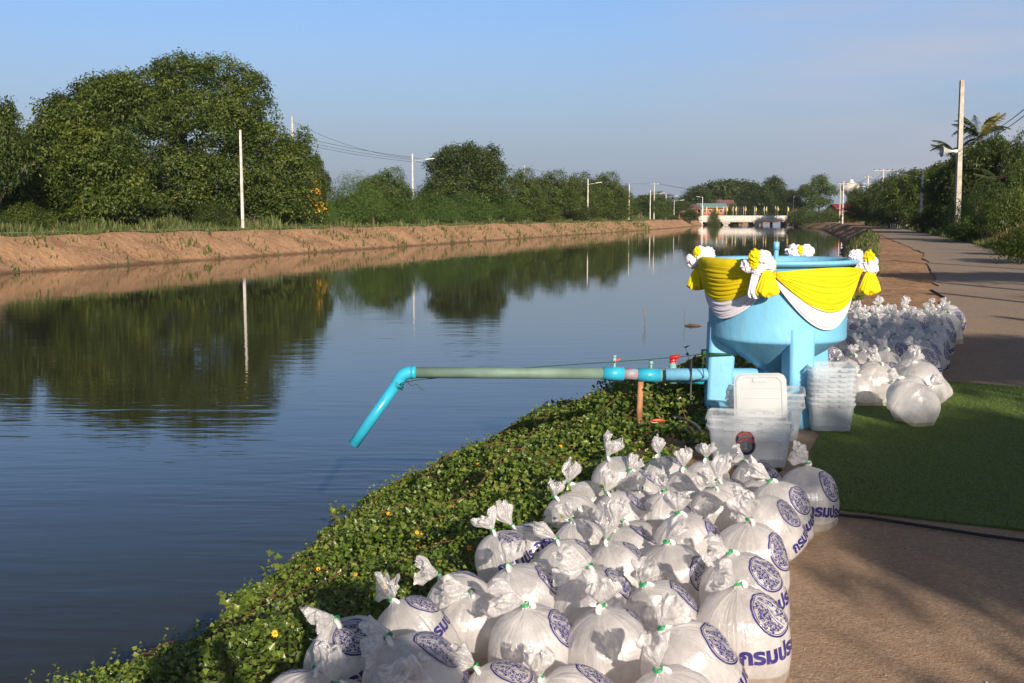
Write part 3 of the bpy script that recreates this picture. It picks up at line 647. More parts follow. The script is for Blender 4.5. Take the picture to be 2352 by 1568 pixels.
# ------------------------------------------------------------------ poles, lamps, wires
def gz(x, y): return float(terrain_base(np.array([x]), np.array([y]))[0])
POLE = {}
def pole(key, px, top, base, Y, label, w_=.20, arms=None, lamp=None, group='concrete poles along the canal', name='utility_pole', cat='pole', tilt=0, mat_='concrete', s_in=-55.0):
    Y = fixY(px, Y, s_in); b = D(px, base, Y); t_ = D(px, top, Y); z0 = gz(b.x, Y)
    t = thing(name, label, cat, (b.x, Y, z0), 0, group)
    h = t_.z-z0; mb = MB()
    n = 8; v = []; f = []
    for k in range(n+1):
        z = -.4+(h+.4)*k/n; r = w_*(.5-.16*k/n)
        for a in range(4): v.append((r*(1 if a in (1, 2) else -1)+tilt*z/h, r*(1 if a > 1 else -1), z))
    for k in range(n):
        for a in range(4): j = (a+1) % 4; f.append([k*4+a, k*4+j, (k+1)*4+j, (k+1)*4+a])
    f.append([n*4+i for i in range(4)]); mb.add(v, f)
    part('shaft', mb.mesh(), M[mat_], t, smooth=False)
    if arms:
        for (zz, wd) in arms:
            am = MB().box((0, -w_*.5, h-zz), (wd, .1, .13)); part('crossarm', am.mesh(), M['concrete'], t, smooth=False)
            im = MB()
            for k in (-1, -.4, .4, 1): im.lathe([(.05, 0), (.09, .05), (.05, .1), (.09, .15), (.04, .22)], 8, (k*wd*.47, -w_*.5, h-zz+.06))
            part('insulators', im.mesh(), M['dark_metal'], t)
    if lamp:
        dx, zl, L_ = lamp       # direction, height under the top, arm length in metres
        q = [(0, -.1, h-zl-.5)]+[(dx*L_*(1-math.cos(a))*.5, -.1, h-zl-.5+.5*math.sin(a)) for a in np.linspace(.2, 1.57, 6)]+[(dx*L_, -.1, h-zl+.12)]
        part('lamp_arm', MB().tube(q, .035, 6).mesh(), M['steel'], t)
        part('lamp_head', MB().box((dx*(L_+.55), -.1, h-zl+.2), (1.2, .16, .09), tilt=Matrix.Rotation(-dx*.12, 3, 'Y')).mesh(), M['white_paint'], t, smooth=False)
    POLE[key] = Vector((b.x, Y, t_.z)); return t
pole('a', 558, 298, 517, 85, 'plain white concrete pole in front of the tallest tree on the far bank', .25, mat_='white_concrete')
pole('b', 677, 267, 515, 122, 'tall concrete pole carrying wires behind the right edge of the tallest tree', .36, s_in=-78)
pole('c', 949, 353, 512, 120, 'white pole with a lamp arm left of the dark round tree', .26, None, (1, .9, 1.9), mat_='white_concrete', s_in=-63)
pole('d', 1204, 380, 510, 165, 'slim bare post standing behind the mango row', .32, s_in=-84)
pole('e', 1350, 410, 509, 168, 'middle lamp post in front of the mango row', .26, None, (1, 1.0, 1.6), mat_='white_concrete', s_in=-55)
pole('f', 1444.6, 421, 507, 200, 'slim bare pole beside the banana plants', .26, mat_='white_concrete')
pole('g', 1502, 419, 505, 262, 'pole with a crossarm of insulators before the bridge houses', .34, [(.3, 2.6)])
pole('h', 1493, 436, 506, 225, 'lamp pole left of the slim pole near the bridge inlet', .24, None, (1, 1.0, 2.6), mat_='white_concrete')
pole('i', 1529, 444, 507, 232, 'slim lamp pole on the bank right before the inlet bush', .26, None, (1, .9, 2.2), mat_='white_concrete')
pole('j', 1548, 460, 503, 330, 'short lamp pole at the left red-roofed house', .22, None, (1, .1, 1.8), mat_='white_concrete')
pole('k', 1613, 452, 500, 368, 'curved steel street lamp at the left end of the bridge', .16, None, (-1, .1, .9), mat_='steel', name='street_lamp', cat='street lamp')
pole('l', 1821.6, 450, 506, 345, 'thin steel street lamp right of the bridge', .16, None, (1, .1, .5), mat_='steel', name='street_lamp', cat='street lamp')
pole('m', 1935, 416, 506, 235, 'pole with one crossarm left of the water tower', .30, [(.5, 2.6)], mat_='white_concrete')
pole('n', 1928, 424, 505, 262, 'plain pole standing just behind the single-crossarm pole', .28)
pole('o', 1990.6, 403, 503, 240, 'pole with three crossarms and a transformer right of the water tower', .30, [(.3, 2.0), (1.6, 2.4), (2.3, 2.8), (6.4, 2.6)], mat_='white_concrete')
pole('p', 2024, 388, 508, 185, 'pole with a T-shaped crossarm above the shaded trees', .34, [(.25, 3.2)])
pole('q', 2065.5, 419, 514, 150, 'plain pole beside the broken fence', .26)
pole('r', 2114, 391, 526, 112, 'lamp post on the right side of the road', .24, None, (-1, .6, 1.5), mat_='white_concrete')
pole('s', 2197, 184, 548, 80, 'tallest concrete pole, at the right edge of the road', .38, tilt=-.12)
part('transformer', MB().lathe([(.3, 0), (.34, .05), (.34, .9), (.28, 1.0)], 12, (.35, 0, 6.4)).mesh(), M['steel'], [o for o in C.objects if o.get('label', '').startswith('pole with three')][0])
def wire(a, b, sag, label, r=.025, group='overhead wires'):
    a, b = Vector(a), Vector(b); q = []
    for k in range(17):
        t = k/16; p = a.lerp(b, t); p.z -= sag*4*t*(1-t); q.append(p)
    o = part('wire', MB().tube(q, r, 5, False).mesh(), M['wire']); tag(o, label, 'wire', group)
Pb, Pc = POLE['b'], POLE['c']
for dz, sg, dzc, lb in ((.7, .9, .6, 'topmost wire sagging from the tall left pole to the left lamp pole'), (2.5, .3, .45, 'second wire between the tall left pole and the left lamp pole'), (3.0, .3, .8, 'third wire between the tall left pole and the left lamp pole'), (3.4, .3, 1.1, 'lowest wire between the tall left pole and the left lamp pole')):
    wire(Pb-Vector((0, 0, dz)), Pc-Vector((0, 0, dzc)), sg, lb)
for dz, d2 in ((.5, .9), (1.0, 1.5)): wire(Pc-Vector((0, 0, dz)), POLE['d']-Vector((0, 0, d2)), .5, 'wire running from the left lamp pole behind the dark round tree, %s one' % ('upper' if dz < .8 else 'lower'))
wire(POLE['d']-Vector((0, 0, .4)), POLE['f']-Vector((0, 0, .1)), .6, 'wire from the slim bare post above the mango row')
wire(POLE['f']-Vector((0, 0, .1)), POLE['g']-Vector((0, 0, .1)), .1, 'wire between the slim bare pole and the insulator pole')
wire(POLE['g']-Vector((0, 0, .1)), D(1700, 437, 330), .8, 'wire falling from the insulator pole towards the bridge trees', .05)
wire(D(-60, 240, 100), D(90, 280, 100), .2, 'wire entering at the left edge above the mango tree')
wire(D(2235, 318, 92), D(2500, 118, 30), .5, 'upper wire crossing the sky at the right edge', .02)
wire(D(2235, 328, 92), D(2500, 138, 30), .5, 'lower wire crossing the sky at the right edge', .02)
wire(POLE['m']-Vector((0, 0, .3)), POLE['o']-Vector((0, 0, .3)), .7, 'wire between the single-crossarm pole and the transformer pole', .04)
wire(POLE['o']-Vector((0, 0, .3)), POLE['p']-Vector((0, 0, .3)), 1.0, 'wire between the transformer pole and the T-shaped pole', .03)
# horn loudspeaker
p = D(2187, 347, 79.6); t = thing('horn_loudspeaker', 'grey horn loudspeaker on the tallest roadside pole', 'loudspeaker', p)
hm = MB(); Q = Matrix.Rotation(R_(90), 3, 'Y') @ Matrix.Rotation(R_(0), 3, 'X')
tmp = MB().lathe([(.42, -.75), (.30, -.55), (.16, -.3), (.10, 0), (.10, .12)], 20, close=True)
hm.add([Q @ Vector(v_) for v_ in tmp.v], tmp.f); part('horn', hm.mesh(), M['steel'], t)
dm = MB(); tmp = MB().lathe([(.13, .1), (.13, .35), (.08, .4)], 14); dm.add([Q @ Vector(v_) for v_ in tmp.v], tmp.f); part('driver', dm.mesh(), M['white_paint'], t)
part('bracket', MB().box((.45, 0, 0), (.3, .05, .05)).mesh(), M['dark_metal'], t, smooth=False)
# ------------------------------------------------------------------ bridge
BY = 372.0; xl = D(1612, 505, BY).x; xr = D(1808, 505, BY).x; BC = (xl+xr)/2; BW = xr-xl
zt = D(1700, 495.5, BY).z; zb = D(1700, 506.5, BY).z
br = thing('bridge', 'low white concrete road bridge across the canal', 'bridge', (BC, BY, 0))
mb = MB().box((0, 0, (zt+zb)/2), (BW, .25, zt-zb)); mb.box((0, 0, zt+.06), (BW, .4, .12))
for k in range(25): mb.box((-BW/2+BW*k/24, -.16, (zt+zb)/2), (.22, .10, zt-zb-.1))
part('parapet', mb.mesh(), M['white_concrete'], br, smooth=False)
mb = MB().box((0, 8, (zt+zb)/2), (BW, .25, zt-zb)); part('parapet', mb.mesh(), M['white_concrete'], br, smooth=False)
part('deck', MB().box((0, 4, zb-.25), (BW+1, 8.4, .45)).mesh(), M['concrete'], br, smooth=False)
for xx in (1668, 1739):
    mb = MB(); X_ = D(xx, 510, BY).x-BC
    mb.box((X_, 4, zb-.75), (2.6, 8, .5))
    for yy in (.8, 4, 7.2): mb.box((X_, yy, zb-2), (1.6, .7, 2.6))
    part('pier', mb.mesh(), M['concrete'], br, smooth=False)
for sx_ in (-1, 1): part('abutment', MB().box((sx_*(BW/2+1.8), 4, zb-1.8), (4, 9, 3.4)).mesh(), M['concrete'], br, smooth=False)
def flag(px, kind, label, k, top=None):
    X_ = D(px, 500, BY).x; zt_ = D(px, top or 473.5, BY).z; z0 = zt+.1
    t = thing('flag', label, 'flag', (X_, BY-.05, z0), 0, 'flags lined up on the bridge parapet')
    part('pole', MB().tube([(0, 0, -.05), (0, 0, zt_-z0)], .05, 6).mesh(), M['white_paint'], t)
    H = 1.6; W_ = .62; zt2 = zt_-z0-.1
    def cloth(a, b):   # hanging limp: strip between shares a..b of the flag height
        v = []; f = []
        for i in range(9):
            u = i/8; x = W_*u*(.55+.1*math.sin(k)); dz = -.9*u; 
            for q in (a, b): v.append((x*(1 if k % 3 else -1), .10*math.sin(u*7+k), zt2-(H*.62)*q+dz*(.75)))
        for i in range(8): f.append([2*i, 2*i+1, 2*i+3, 2*i+2])
        return mesh(v, f)
    if kind == 'y': part('cloth', cloth(0, 1), M['flag_yellow'], t)
    else:
        for a, b, m_ in ((0, 1/6, 'flag_red'), (1/6, 1/3, 'flag_white'), (1/3, 2/3, 'flag_blue'), (2/3, 5/6, 'flag_white'), (5/6, 1, 'flag_red')):
            part('stripe', cloth(a, b), M[m_], t)
ordn = ['first', 'second', 'third', 'fourth', 'fifth', 'sixth', 'seventh', 'eighth', 'ninth', 'tenth']
z5 = lambda x: (2400+x/2.352)*.5904
for k, x in enumerate([822, 912, 1003, 1092, 1175, 1270, 1369, 1470, 1562]): flag(z5(x), 'y', 'limp yellow flag on the bridge, %s yellow one from the left' % ordn[k], k)
for k, x in enumerate([784, 971, 1062, 1157, 1256, 1347, 1448]): flag(z5(x), 't', 'red white and blue striped flag on the bridge, %s striped one from the left' % ordn[k], k+1)
# ------------------------------------------------------------------ houses
def roof_gable(x0, x1, y0, y1, z0, z1, over=.6, th=.12):
    mb = MB(); ym = (y0+y1)/2
    for ya, yb in ((y0-over, ym), (y1+over, ym)):
        v = [(x0-over, ya, z0), (x1+over, ya, z0), (x1+over, yb, z1), (x0-over, yb, z1)]
        v += [(a, b, c+th) for a, b, c in v]
        mb.add(v, [[0, 1, 2, 3], [7, 6, 5, 4], [0, 4, 5, 1], [1, 5, 6, 2], [2, 6, 7, 3], [3, 7, 4, 0]])
    n = int((x1-x0)/.7)
    for i in range(n+1):
        x = x0-over+(x1-x0+2*over)*i/n
        mb.add([(x-.05, y0-over, z0+th), (x+.05, y0-over, z0+th), (x+.05, ym, z1+th+.01), (x-.05, ym, z1+th+.01), (x, y0-over, z0+th+.1), (x, ym, z1+th+.1)], [[0, 1, 4], [0, 4, 5, 3], [1, 2, 5, 4]])
    return mb
def house(px0, px1, Y, ybase, yeave, yridge, wallm, roofm, label, win=4, dep=8, lower=None):
    a = D(px0, ybase, Y); b = D(px1, ybase, Y); z0 = -.3; ze = D(px0, yeave, Y).z; zr = D(px0, yridge, Y).z; cx = (a.x+b.x)/2; w_ = b.x-a.x
    t = thing('house', label, 'house', (cx, Y, 0))
    mb = MB().prism([(-w_/2, 0), (w_/2, 0), (w_/2, dep), (-w_/2, dep)], z0, ze)
    mb.add([(-w_/2, 0, ze), (-w_/2, dep, ze), (-w_/2, dep/2, zr-.05), (w_/2, 0, ze), (w_/2, dep, ze), (w_/2, dep/2, zr-.05)], [[0, 2, 1], [3, 4, 5]])
    mb.box((0, -.04, ze*.5), (w_, .08, .25))
    part('wall', mb.mesh(), M[wallm], t, smooth=False)
    part('roof', roof_gable(-w_/2, w_/2, 0, dep, ze, zr, 1.0).mesh(), M[roofm], t, smooth=False)
    for k in range(win):
        x = -w_/2+w_*(k+.7)/(win+.4); wf = part('window', MB().box((x, -.06, ze*.74), (w_*.5/win, .14, ze*.24)).mesh(), M['pale_wall'], t, smooth=False)
        part('pane', MB().box((x, -.14, ze*.74), (w_*.5/win-.2, .05, ze*.24-.2)).mesh(), M['dark_gap'], wf, smooth=False)
    if lower:
        y1, y2, m_ = lower; zl, zh = D(px0, y2, Y).z, D(px0, y1, Y).z
        part('awning_roof', MB().add([(-w_/2, -3, zl), (w_/2, -3, zl), (w_/2, 0, zh), (-w_/2, 0, zh), (-w_/2, -3, zl+.15), (w_/2, -3, zl+.15), (w_/2, 0, zh+.15), (-w_/2, 0, zh+.15)], [[3, 2, 1, 0], [4, 5, 6, 7], [0, 1, 5, 4], [1, 2, 6, 5], [2, 3, 7, 6], [3, 0, 4, 7]]).mesh(), M[m_], t, smooth=False)
    return t
house(z5(545), z5(740), 395, 503, z5(0)*0+480.5, 469.5, 'red_wall', 'rust_roof', 'red timber house with a rusty roof behind the left end of the bridge', 3, lower=(486, 490, 'grey_roof'))
house(z5(765), z5(985), 400, 503, 476.5, 467, 'orange_wall', 'teal_roof', 'orange house with a blue-green metal roof behind the bridge', 4)
house(z5(900), z5(1055), 425, 503, 469, 459, 'red_wall', 'rust_roof', 'steep rusty-roofed house rising behind the blue-green roof', 2)
house(z5(1090), z5(1140), 410, 503, 480, 475, 'pale_wall', 'grey_roof', 'small shed with a pale roof right of the orange house', 1, 5)
house(z5(2030), z5(2210), 300, 506, 480, 469, 'red_wall', 'red_roof', 'red house with a bright red roof beside the road under the water tower', 2)
house(2405, 2560, 78, 545, 413, 398, 'orange_wall', 'red_roof', 'house with a dark red roof at the right edge behind the bushes', 2, 7)
for px, Y, yb, ye, yr, lb in ((150, 92, 515, 472, 462, 'low shed with a dull blue roof under the left trees of the far bank'),): house(px-70, px+70, Y, yb, ye, yr, 'pale_wall', 'grey_roof', lb, 3, 6)
# broken fence beside the road
fp = [D(2046+k*5.2, 512, 148) for k in range(8)]
fn = thing('fence', 'broken dark fence with pale posts beside the road bend', 'fence', (fp[0].x, 148, gz(fp[0].x, 148)))
for k in range(8): part('post', MB().box((fp[k].x-fp[0].x, 0, .7+.15*(k % 3)), (.14, .14, 1.9)).mesh(), M['white_concrete'], fn, smooth=False)
part('panel', MB().box((1.0, .12, .6), (2.6, .05, 1.5)).box((3.6, .2, .5), (3.2, .05, 1.7)).mesh(), simple('rust_sheet', (.10, .055, .035), .9, .4, 3), fn, smooth=False)
# water tower
wp = D(z5(2132), 500, 450); wt_ = thing('water_tower', 'white champagne-glass shaped water tower above the trees', 'water tower', (wp.x, 450, 0))
zT = D(z5(2130), 437, 450).z; zN = D(0, 452, 450).z; k_ = 450/F
part('shaft', MB().lathe([(2.0, 0), (1.1, 3), (1.0, zN-4), (1.0, zN)], 20).mesh(), M['white_concrete'], wt_)
part('bowl', MB().lathe([(1.0, zN-.5), (3.2, zN+2.3), (4.0, zN+3.0), (4.0, zN+4.2), (3.7, zN+4.6)], 24).mesh(), M['white_concrete'], wt_)
part('roof', MB().lathe([(3.7, zN+4.6), (1.0, zN+6.0), (.8, zN+7), (0, zN+7.1)], 24).mesh(), M['pale_wall'], wt_)
# ------------------------------------------------------------------ artificial turf and edge cable
m, n, b, o = mat('turf'); v = worldpos(n)
n.links.new(ramp(n, noise(n, v, 60, 4, .7), [(.3, (.045, .085, .010)), (.5, (.11, .18, .022)), (.75, (.20, .28, .045))]), b.inputs['Base Color'])
b.inputs['Roughness'].default_value = .75; bump(n, noise(n, v, 160, 2, .8), 1.0, .02, b)
CP = [(1887, 993), (1862, 1040), (1872, 1100), (1903, 1172), (2352, 1224), (2760, 1268), (2760, 912), (2352, 893), (2164, 880), (2040, 884), (1900, 905)]
cpts = [G(x, y) for x, y in CP]
def inpoly(x, y, P):
    r = False; j = len(P)-1
    for i in range(len(P)):
        if ((P[i][1] > y) != (P[j][1] > y)) and x < (P[j][0]-P[i][0])*(y-P[i][1])/(P[j][1]-P[i][1])+P[i][0]: r = not r
        j = i
    return r
mb = MB().prism([(p.x, p.y) for p in cpts][::-1], .010, .024)
turf = thing('artificial_turf', 'green artificial turf mat lying on the road right of the tank', 'turf mat', (0, 0, 0))
part('mat', mb.mesh(), m, turf, smooth=False)
rng = np.random.default_rng(9); bx = []
pl = [(p.x, p.y) for p in cpts]
while len(bx) < 52000:
    y = 4.5+7.5*rng.random()**1.4; x = rng.uniform(1.2, 6.2)
    if x < .5*y+.4 and inpoly(x, y, pl): bx.append((x, y, .024))
P = np.array(bx); nb = len(P); a = rng.uniform(0, 6.28, nb); hh = rng.uniform(.006, .015, nb)
d = np.stack([np.cos(a), np.sin(a), 0*a], -1); sd = np.stack([-np.sin(a), np.cos(a), 0*a], -1)
V = np.empty((nb, 3, 3)); V[:, 0] = P-sd*.0022; V[:, 1] = P+sd*.0022; V[:, 2] = P+d*(hh*.6)[:, None]+np.array([0, 0, 1])*hh[:, None]
o = part('pile', mesh(V.reshape(-1, 3), (np.arange(nb)*3)[:, None]+np.arange(3)[None], tone=np.repeat(rng.uniform(0, 1, nb), 3)), leafmat('turf_blade', [(0, (.05, .10, .012)), (1, (.22, .32, .055))], .5, .2), turf, smooth=False); o['kind'] = 'stuff'
q = [G(x, y, .022) for x, y in ((1850, 1171), (1910, 1180), (2000, 1189), (2130, 1209), (2260, 1229), (2420, 1250), (2700, 1290))]
tag(part('cable', MB().tube(q, .009, 8).mesh(), M['black_rubber']), 'black cable stretched along the front edge of the green turf', 'cable')
# ------------------------------------------------------------------ creeping ground cover on the near bank
rng = np.random.default_rng(77)
def cover_pts(n, y0, y1, pw=1.0):
    Y = y0+(y1-y0)*rng.random(n)**pw
    wl, e = ip(Y, W_T), ip(Y, E_T)
    S = wl-.35+(e+1.0-wl+.35)*rng.random(n)
    return S, Y
def hump(X, Y): return (.17+.34*np.array([mnoise.fractal(Vector((x*.9, y*.9, 4.2)), 1, 2, 3) for x, y in zip(X, Y)]))*np.clip((Y-2.5)/5, .4, 1)
CL = dict(v=[], f=[], t=[])
S, Y = cover_pts(185000, 2.6, 14.5, 1.35)
X = S+SL*Y
e = ip(Y, E_T); wl = ip(Y, W_T)
ragged = np.array([mnoise.fractal(Vector((x*1.7, y*1.7, 9.)), 1, 2, 3) for x, y in zip(X, Y)])
xe = .55*np.clip((6.9-Y)/.8, 0, 1); edge_out = e+.32+.30*ragged+xe; water_in = wl+.02+.45*ragged
bare = np.array([mnoise.fractal(Vector((x*.8+40, y*.8, 3.)), 1, 2, 3) for x, y in zip(X, Y)])
keep = (S < edge_out) & (S > water_in) & ~((bare > .42) & (Y < 5.5)) & ~((S > e-.25) & (Y > 6.6) & (Y < 8.4) & (ragged < .2))
S, Y, X, e, wl, xe = S[keep], Y[keep], X[keep], e[keep], wl[keep], xe[keep]
zb_ = terrain_base(X, Y); hp = hump(X, Y)
fade = np.clip((S-wl)/1.3, .08, 1)*np.clip((e+.45+xe-S)/.5, .25, 1)
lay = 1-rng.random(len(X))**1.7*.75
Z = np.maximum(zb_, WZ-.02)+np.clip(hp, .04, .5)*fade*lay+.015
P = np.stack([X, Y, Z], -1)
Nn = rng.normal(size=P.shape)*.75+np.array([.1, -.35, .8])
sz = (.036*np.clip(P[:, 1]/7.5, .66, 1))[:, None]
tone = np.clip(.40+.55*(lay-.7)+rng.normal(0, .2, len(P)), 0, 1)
# small upright sprigs breaking the surface everywhere
ns = 2000; pick = rng.choice(len(P), ns, replace=False); SP = []; SN = []; ST_ = []
for i in pick:
    hgt = rng.uniform(.05, .13); a = rng.uniform(0, 6.28); ln = rng.uniform(0, .05)
    for k in range(6):
        u = k/5; SP.append(P[i]+np.array([math.cos(a)*ln*u, math.sin(a)*ln*u, hgt*u])); q = a+k*2.4; SN.append([math.cos(q)*.8, math.sin(q)*.8, .7+.3*u]); ST_.append(.55+.35*u)
sz = np.concatenate([sz, (.030*np.clip(np.array(SP)[:, 1]/7.5, .62, 1))[:, None]]); P = np.concatenate([P, np.array(SP)]); Nn = np.concatenate([Nn, np.array(SN)]); tone = np.concatenate([tone, np.array(ST_)])
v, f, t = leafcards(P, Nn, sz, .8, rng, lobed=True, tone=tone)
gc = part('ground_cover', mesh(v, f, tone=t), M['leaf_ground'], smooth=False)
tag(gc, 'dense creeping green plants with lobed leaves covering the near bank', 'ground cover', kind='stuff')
# second patch beyond the pipe and behind the tank, coarser
S, Y = cover_pts(7000, 14.3, 22, 1.0); X = S+SL*Y
rg = np.array([mnoise.fractal(Vector((x*.6, y*.6, 19.)), 1, 2, 3) for x, y in zip(X, Y)])
keep = (rg > -.12*(Y < 19)) & (S < ip(Y, E_T)+.2); S, Y, X = S[keep], Y[keep], X[keep]
Z = np.maximum(terrain_base(X, Y), WZ)+.03+.12*rng.random(len(X))*np.clip(rg[keep]+.4, .1, 1)
P = np.stack([X, Y, Z], -1); v, f, t = leafcards(P, rng.normal(size=P.shape)*.6+np.array([0, -.2, .9]), .10, .8, rng, lobed=True)
tag(part('ground_cover', mesh(v, f, tone=t), M['leaf_ground'], smooth=False), 'looser green creepers on the bank beyond the tank', 'ground cover', kind='stuff')
# runners: reddish stems, with small sprigs rising at the rim
sm = MB(); sv = []; 
rnd = random.Random(8)
def gh(x, y):
    s = x-SL*y; z = max(float(terrain_base(np.array([x]), np.array([y]))[0]), WZ)
    return z+max(.05, (.17+.34*mnoise.fractal(Vector((x*.9, y*.9, 4.2)), 1, 2, 3))*min(1, max(.4, (y-2.5)/5)))*min(1, max(.08, (s-float(ip(y, W_T)))/1.3))
for k in range(330):
    y = rnd.uniform(3, 12.5); s = float(ip(y, W_T))+.1+rnd.random()*(float(ip(y, E_T))-float(ip(y, W_T))-.1); x = s+SL*y
    a = rnd.uniform(2.2, 4.4) if rnd.random() < .6 else rnd.uniform(0, 6.28); L_ = rnd.uniform(.15, .4); q = []
    for i in range(5):
        xx = x+math.cos(a)*L_*i/4+rnd.uniform(-.01, .01); yy = y+math.sin(a)*L_*.7*i/4
        q.append((xx, yy, gh(xx, yy)+.015+.02*math.sin(i)))
    sm.tube(q, .0028, 4, False)
tag(part('creeper_stems', sm.mesh(), M['stem']), 'reddish creeping stems lying over the green ground cover', 'stems', kind='stuff')
sprout = []; tn2 = []
sg = MB()
for (px, py, hh_) in [(985, 1012, .16), (1020, 1000, .2), (1128, 985, .22), (905, 1060, .12), (870, 1100, .12), (760, 1225, .12), (672, 1262, .2), (665, 1300, .15), (925, 1050, .1), (1215, 925, .15), (1275, 950, .1), (380, 1500, .12), (405, 1410, .1), (1590, 960, .2), (1640, 905, .18), (1525, 935, .2), (1480, 890, .15), (1600, 850, .2), (1655, 860, .2), (300, 1470, .1)]:
    Y0 = 6
    for it in range(40):
        p = D(px, py, Y0); zz = gh(p.x, p.y)
        if p.z < zz: break
        Y0 += .35
    p = D(px, py, Y0-.2); wl_ = float(ip(p.y, W_T))
    if p.x-SL*p.y < wl_+.35: p.x = wl_+.35+SL*p.y; p.z = gh(p.x, p.y)+.02
    a = rnd.uniform(2.0, 4.2); q = [Vector((p.x, p.y, p.z-.12))]
    for i in range(1, 6): q.append(q[0]+Vector((math.cos(a)*.03*i, math.sin(a)*.02*i, (hh_+.1)*i/5)))
    sg.tube(q, [.004, .0035, .003, .0025, .002, .0015], 5, False)
    for i in range(1, 6):
        for s2 in (-1, 1): sprout.append(q[i]+Vector((0, 0, 0))); tn2.append((s2, i))
P = np.array([tuple(p) for p in sprout]); Nn = rng.normal(size=P.shape)*.3+np.array([[s2*.6, -.3, .8] for s2, i in tn2])
v, f, t = leafcards(P, Nn, .05, .7, rng, lobed=True, tone=np.full(len(P), .75))
sgo = thing('creeper_shoots', 'slender shoots with red stems sticking out of the ground cover over the water', 'shoots'); sgo['kind'] = 'stuff'
part('leaves', mesh(v, f, tone=t), M['leaf_ground'], sgo, smooth=False); part('stems', sg.mesh(), M['stem'], sgo)
# dry straw near the lower left corner and under the bags
q = MB()
for k in range(260):
    if k < 150: p = G(rnd.uniform(90, 420), rnd.uniform(1480, 1600), -1.1)
    else: p = G(rnd.uniform(400, 700), rnd.uniform(1480, 1600), -.35)
    zz = gh(p.x, p.y)-.06; a = rnd.uniform(0, 6.28); L_ = rnd.uniform(.1, .3)
    q.tube([(p.x, p.y, zz), (p.x+math.cos(a)*L_*.5, p.y+math.sin(a)*L_*.5, zz+rnd.uniform(.02, .09)), (p.x+math.cos(a)*L_, p.y+math.sin(a)*L_, zz+rnd.uniform(-.03, .05))], .0022, 4, False)
tag(part('dry_straw', q.mesh(), M['twig']), 'dry straw and twigs among the plants at the lower left', 'straw', kind='stuff')
# yellow daisy flowers, each one a thing
def flower_proto():
    t = thing('flower', 'x', 'flower'); mb = MB()
    for k in range(9):
        a = 2*math.pi*k/9; ca, sa = math.cos(a), math.sin(a)
        pts = [(.004, -.003, 0), (.016, -.0055, .002), (.024, 0, .001), (.016, .0055, .002), (.004, .003, 0)]
        mb.add([(x*ca-y*sa, x*sa+y*ca, z) for x, y, z in pts], [[0, 1, 2, 3, 4]])
    part('petals', mb.mesh(), M['petal'], t); part('centre', MB().lathe([(.0065, -.002), (.007, .003), (.003, .006)], 10).mesh(), simple('pollen', (.55, .22, .01), .8), t)
    part('stalk', MB().tube([(0, 0, -.07), (.003, 0, -.03), (0, 0, 0)], .0015, 5).mesh(), M['stem'], t); return t
fl0 = None
for k, (px, py) in enumerate([(1069, 1118), (958, 1229), (1004, 1257), (731, 1312), (816, 1326), (883, 1355), (370, 1457), (1288, 1028), (1161, 1062), (1098, 1070), (1044, 1034), (1040, 1170), (960, 1258), (892, 1184), (725, 1264), (1078, 1265), (1320, 1080), (800, 990+200), (383, 1428), (632, 1464), (1458, 997), (1190, 1131), (970, 1233)]):
    Y0 = 3.2
    while Y0 < 14:
        p = D(px, py, Y0)
        if p.z < gh(p.x, p.y): break
        Y0 += .05
    if p.x-SL*p.y < float(ip(p.y, W_T))+.25 or p.x-SL*p.y > float(ip(p.y, E_T))+.25: continue
    if fl0 is None: fl0 = flower_proto(); fo = fl0
    else: fo = copy_tree(fl0)
    fo.location = D(px, py, Y0-.05)+Vector((0, 0, .015)); fo.rotation_euler = (R_(rnd.uniform(20, 70)), R_(rnd.uniform(-20, 20)), rnd.uniform(-.6, .6)); fo.scale = (.62,)*3
    fo['label'] = 'small yellow daisy-like flower in the green ground cover of the near bank'; fo['group'] = 'yellow flowers in the ground cover'
# garden hoses
hz = MB(); q = [G(640, 1382, -.28), G(634, 1392, -.3), G(640, 1405, -.3), G(665, 1415, -.28), G(700, 1420, -.25), G(760, 1425, -.2), G(830, 1412, -.15), G(880, 1400, -.12), G(930, 1395, -.1)]
M['hose_blue'] = simple('hose_blue', (.045, .14, .16), .45, .3, 12, col2=(.07, .09, .09)); M['hose_green'] = simple('hose_green', (.07, .09, .07), .5, .3, 10, col2=(.12, .08, .05))
def smoothp(q, n=6):
    o_ = []; q = [Vector(p) for p in q]
    for i in range(len(q)-1):
        p0, p1, p2, p3 = q[max(i-1, 0)], q[i], q[i+1], q[min(i+2, len(q)-1)]
        for k in range(n):
            t = k/n; o_.append(.5*((2*p1)+(-p0+p2)*t+(2*p0-5*p1+4*p2-p3)*t*t+(-p0+3*p1-3*p2+p3)*t**3))
    return o_+[q[-1]]
tag(part('hose', MB().tube(smoothp(q), .012, 10).mesh(), M['hose_blue']), 'blue-green hose looping out of the plants at the lower left bags', 'hose')
q = [G(780, 1315, -.55), G(810, 1290, -.5), G(850, 1268, -.5), G(880, 1262, -.55)]
tag(part('hose', MB().tube(smoothp(q), .012, 10).mesh(), M['hose_blue']), 'short stretch of blue hose surfacing in the middle of the ground cover', 'hose')
q = [G(1545, 958, .02), G(1575, 963, .06), G(1600, 978, .05), G(1609, 995, .03), G(1595, 1012, .03), G(1560, 1028, .03), G(1500, 1052, .03), G(1450, 1085, .03)]
tag(part('hose', MB().tube(smoothp(q), .014, 10).mesh(), M['hose_green']), 'dark green hose curving round behind the bags beside the left tank leg', 'hose')
rh = thing('red_scoop', 'red-handled tool lying in the plants below the pipe', 'tool', G(1508, 968, .10), .1); rh.scale = (.55, .55, .55)
part('handle', MB().tube([(-.10, 0, 0), (-.03, 0, .02), (.05, 0, .022), (.12, 0, .01)], [.008, .018, .02, .008], 10).mesh(), M['orange_red'], rh)
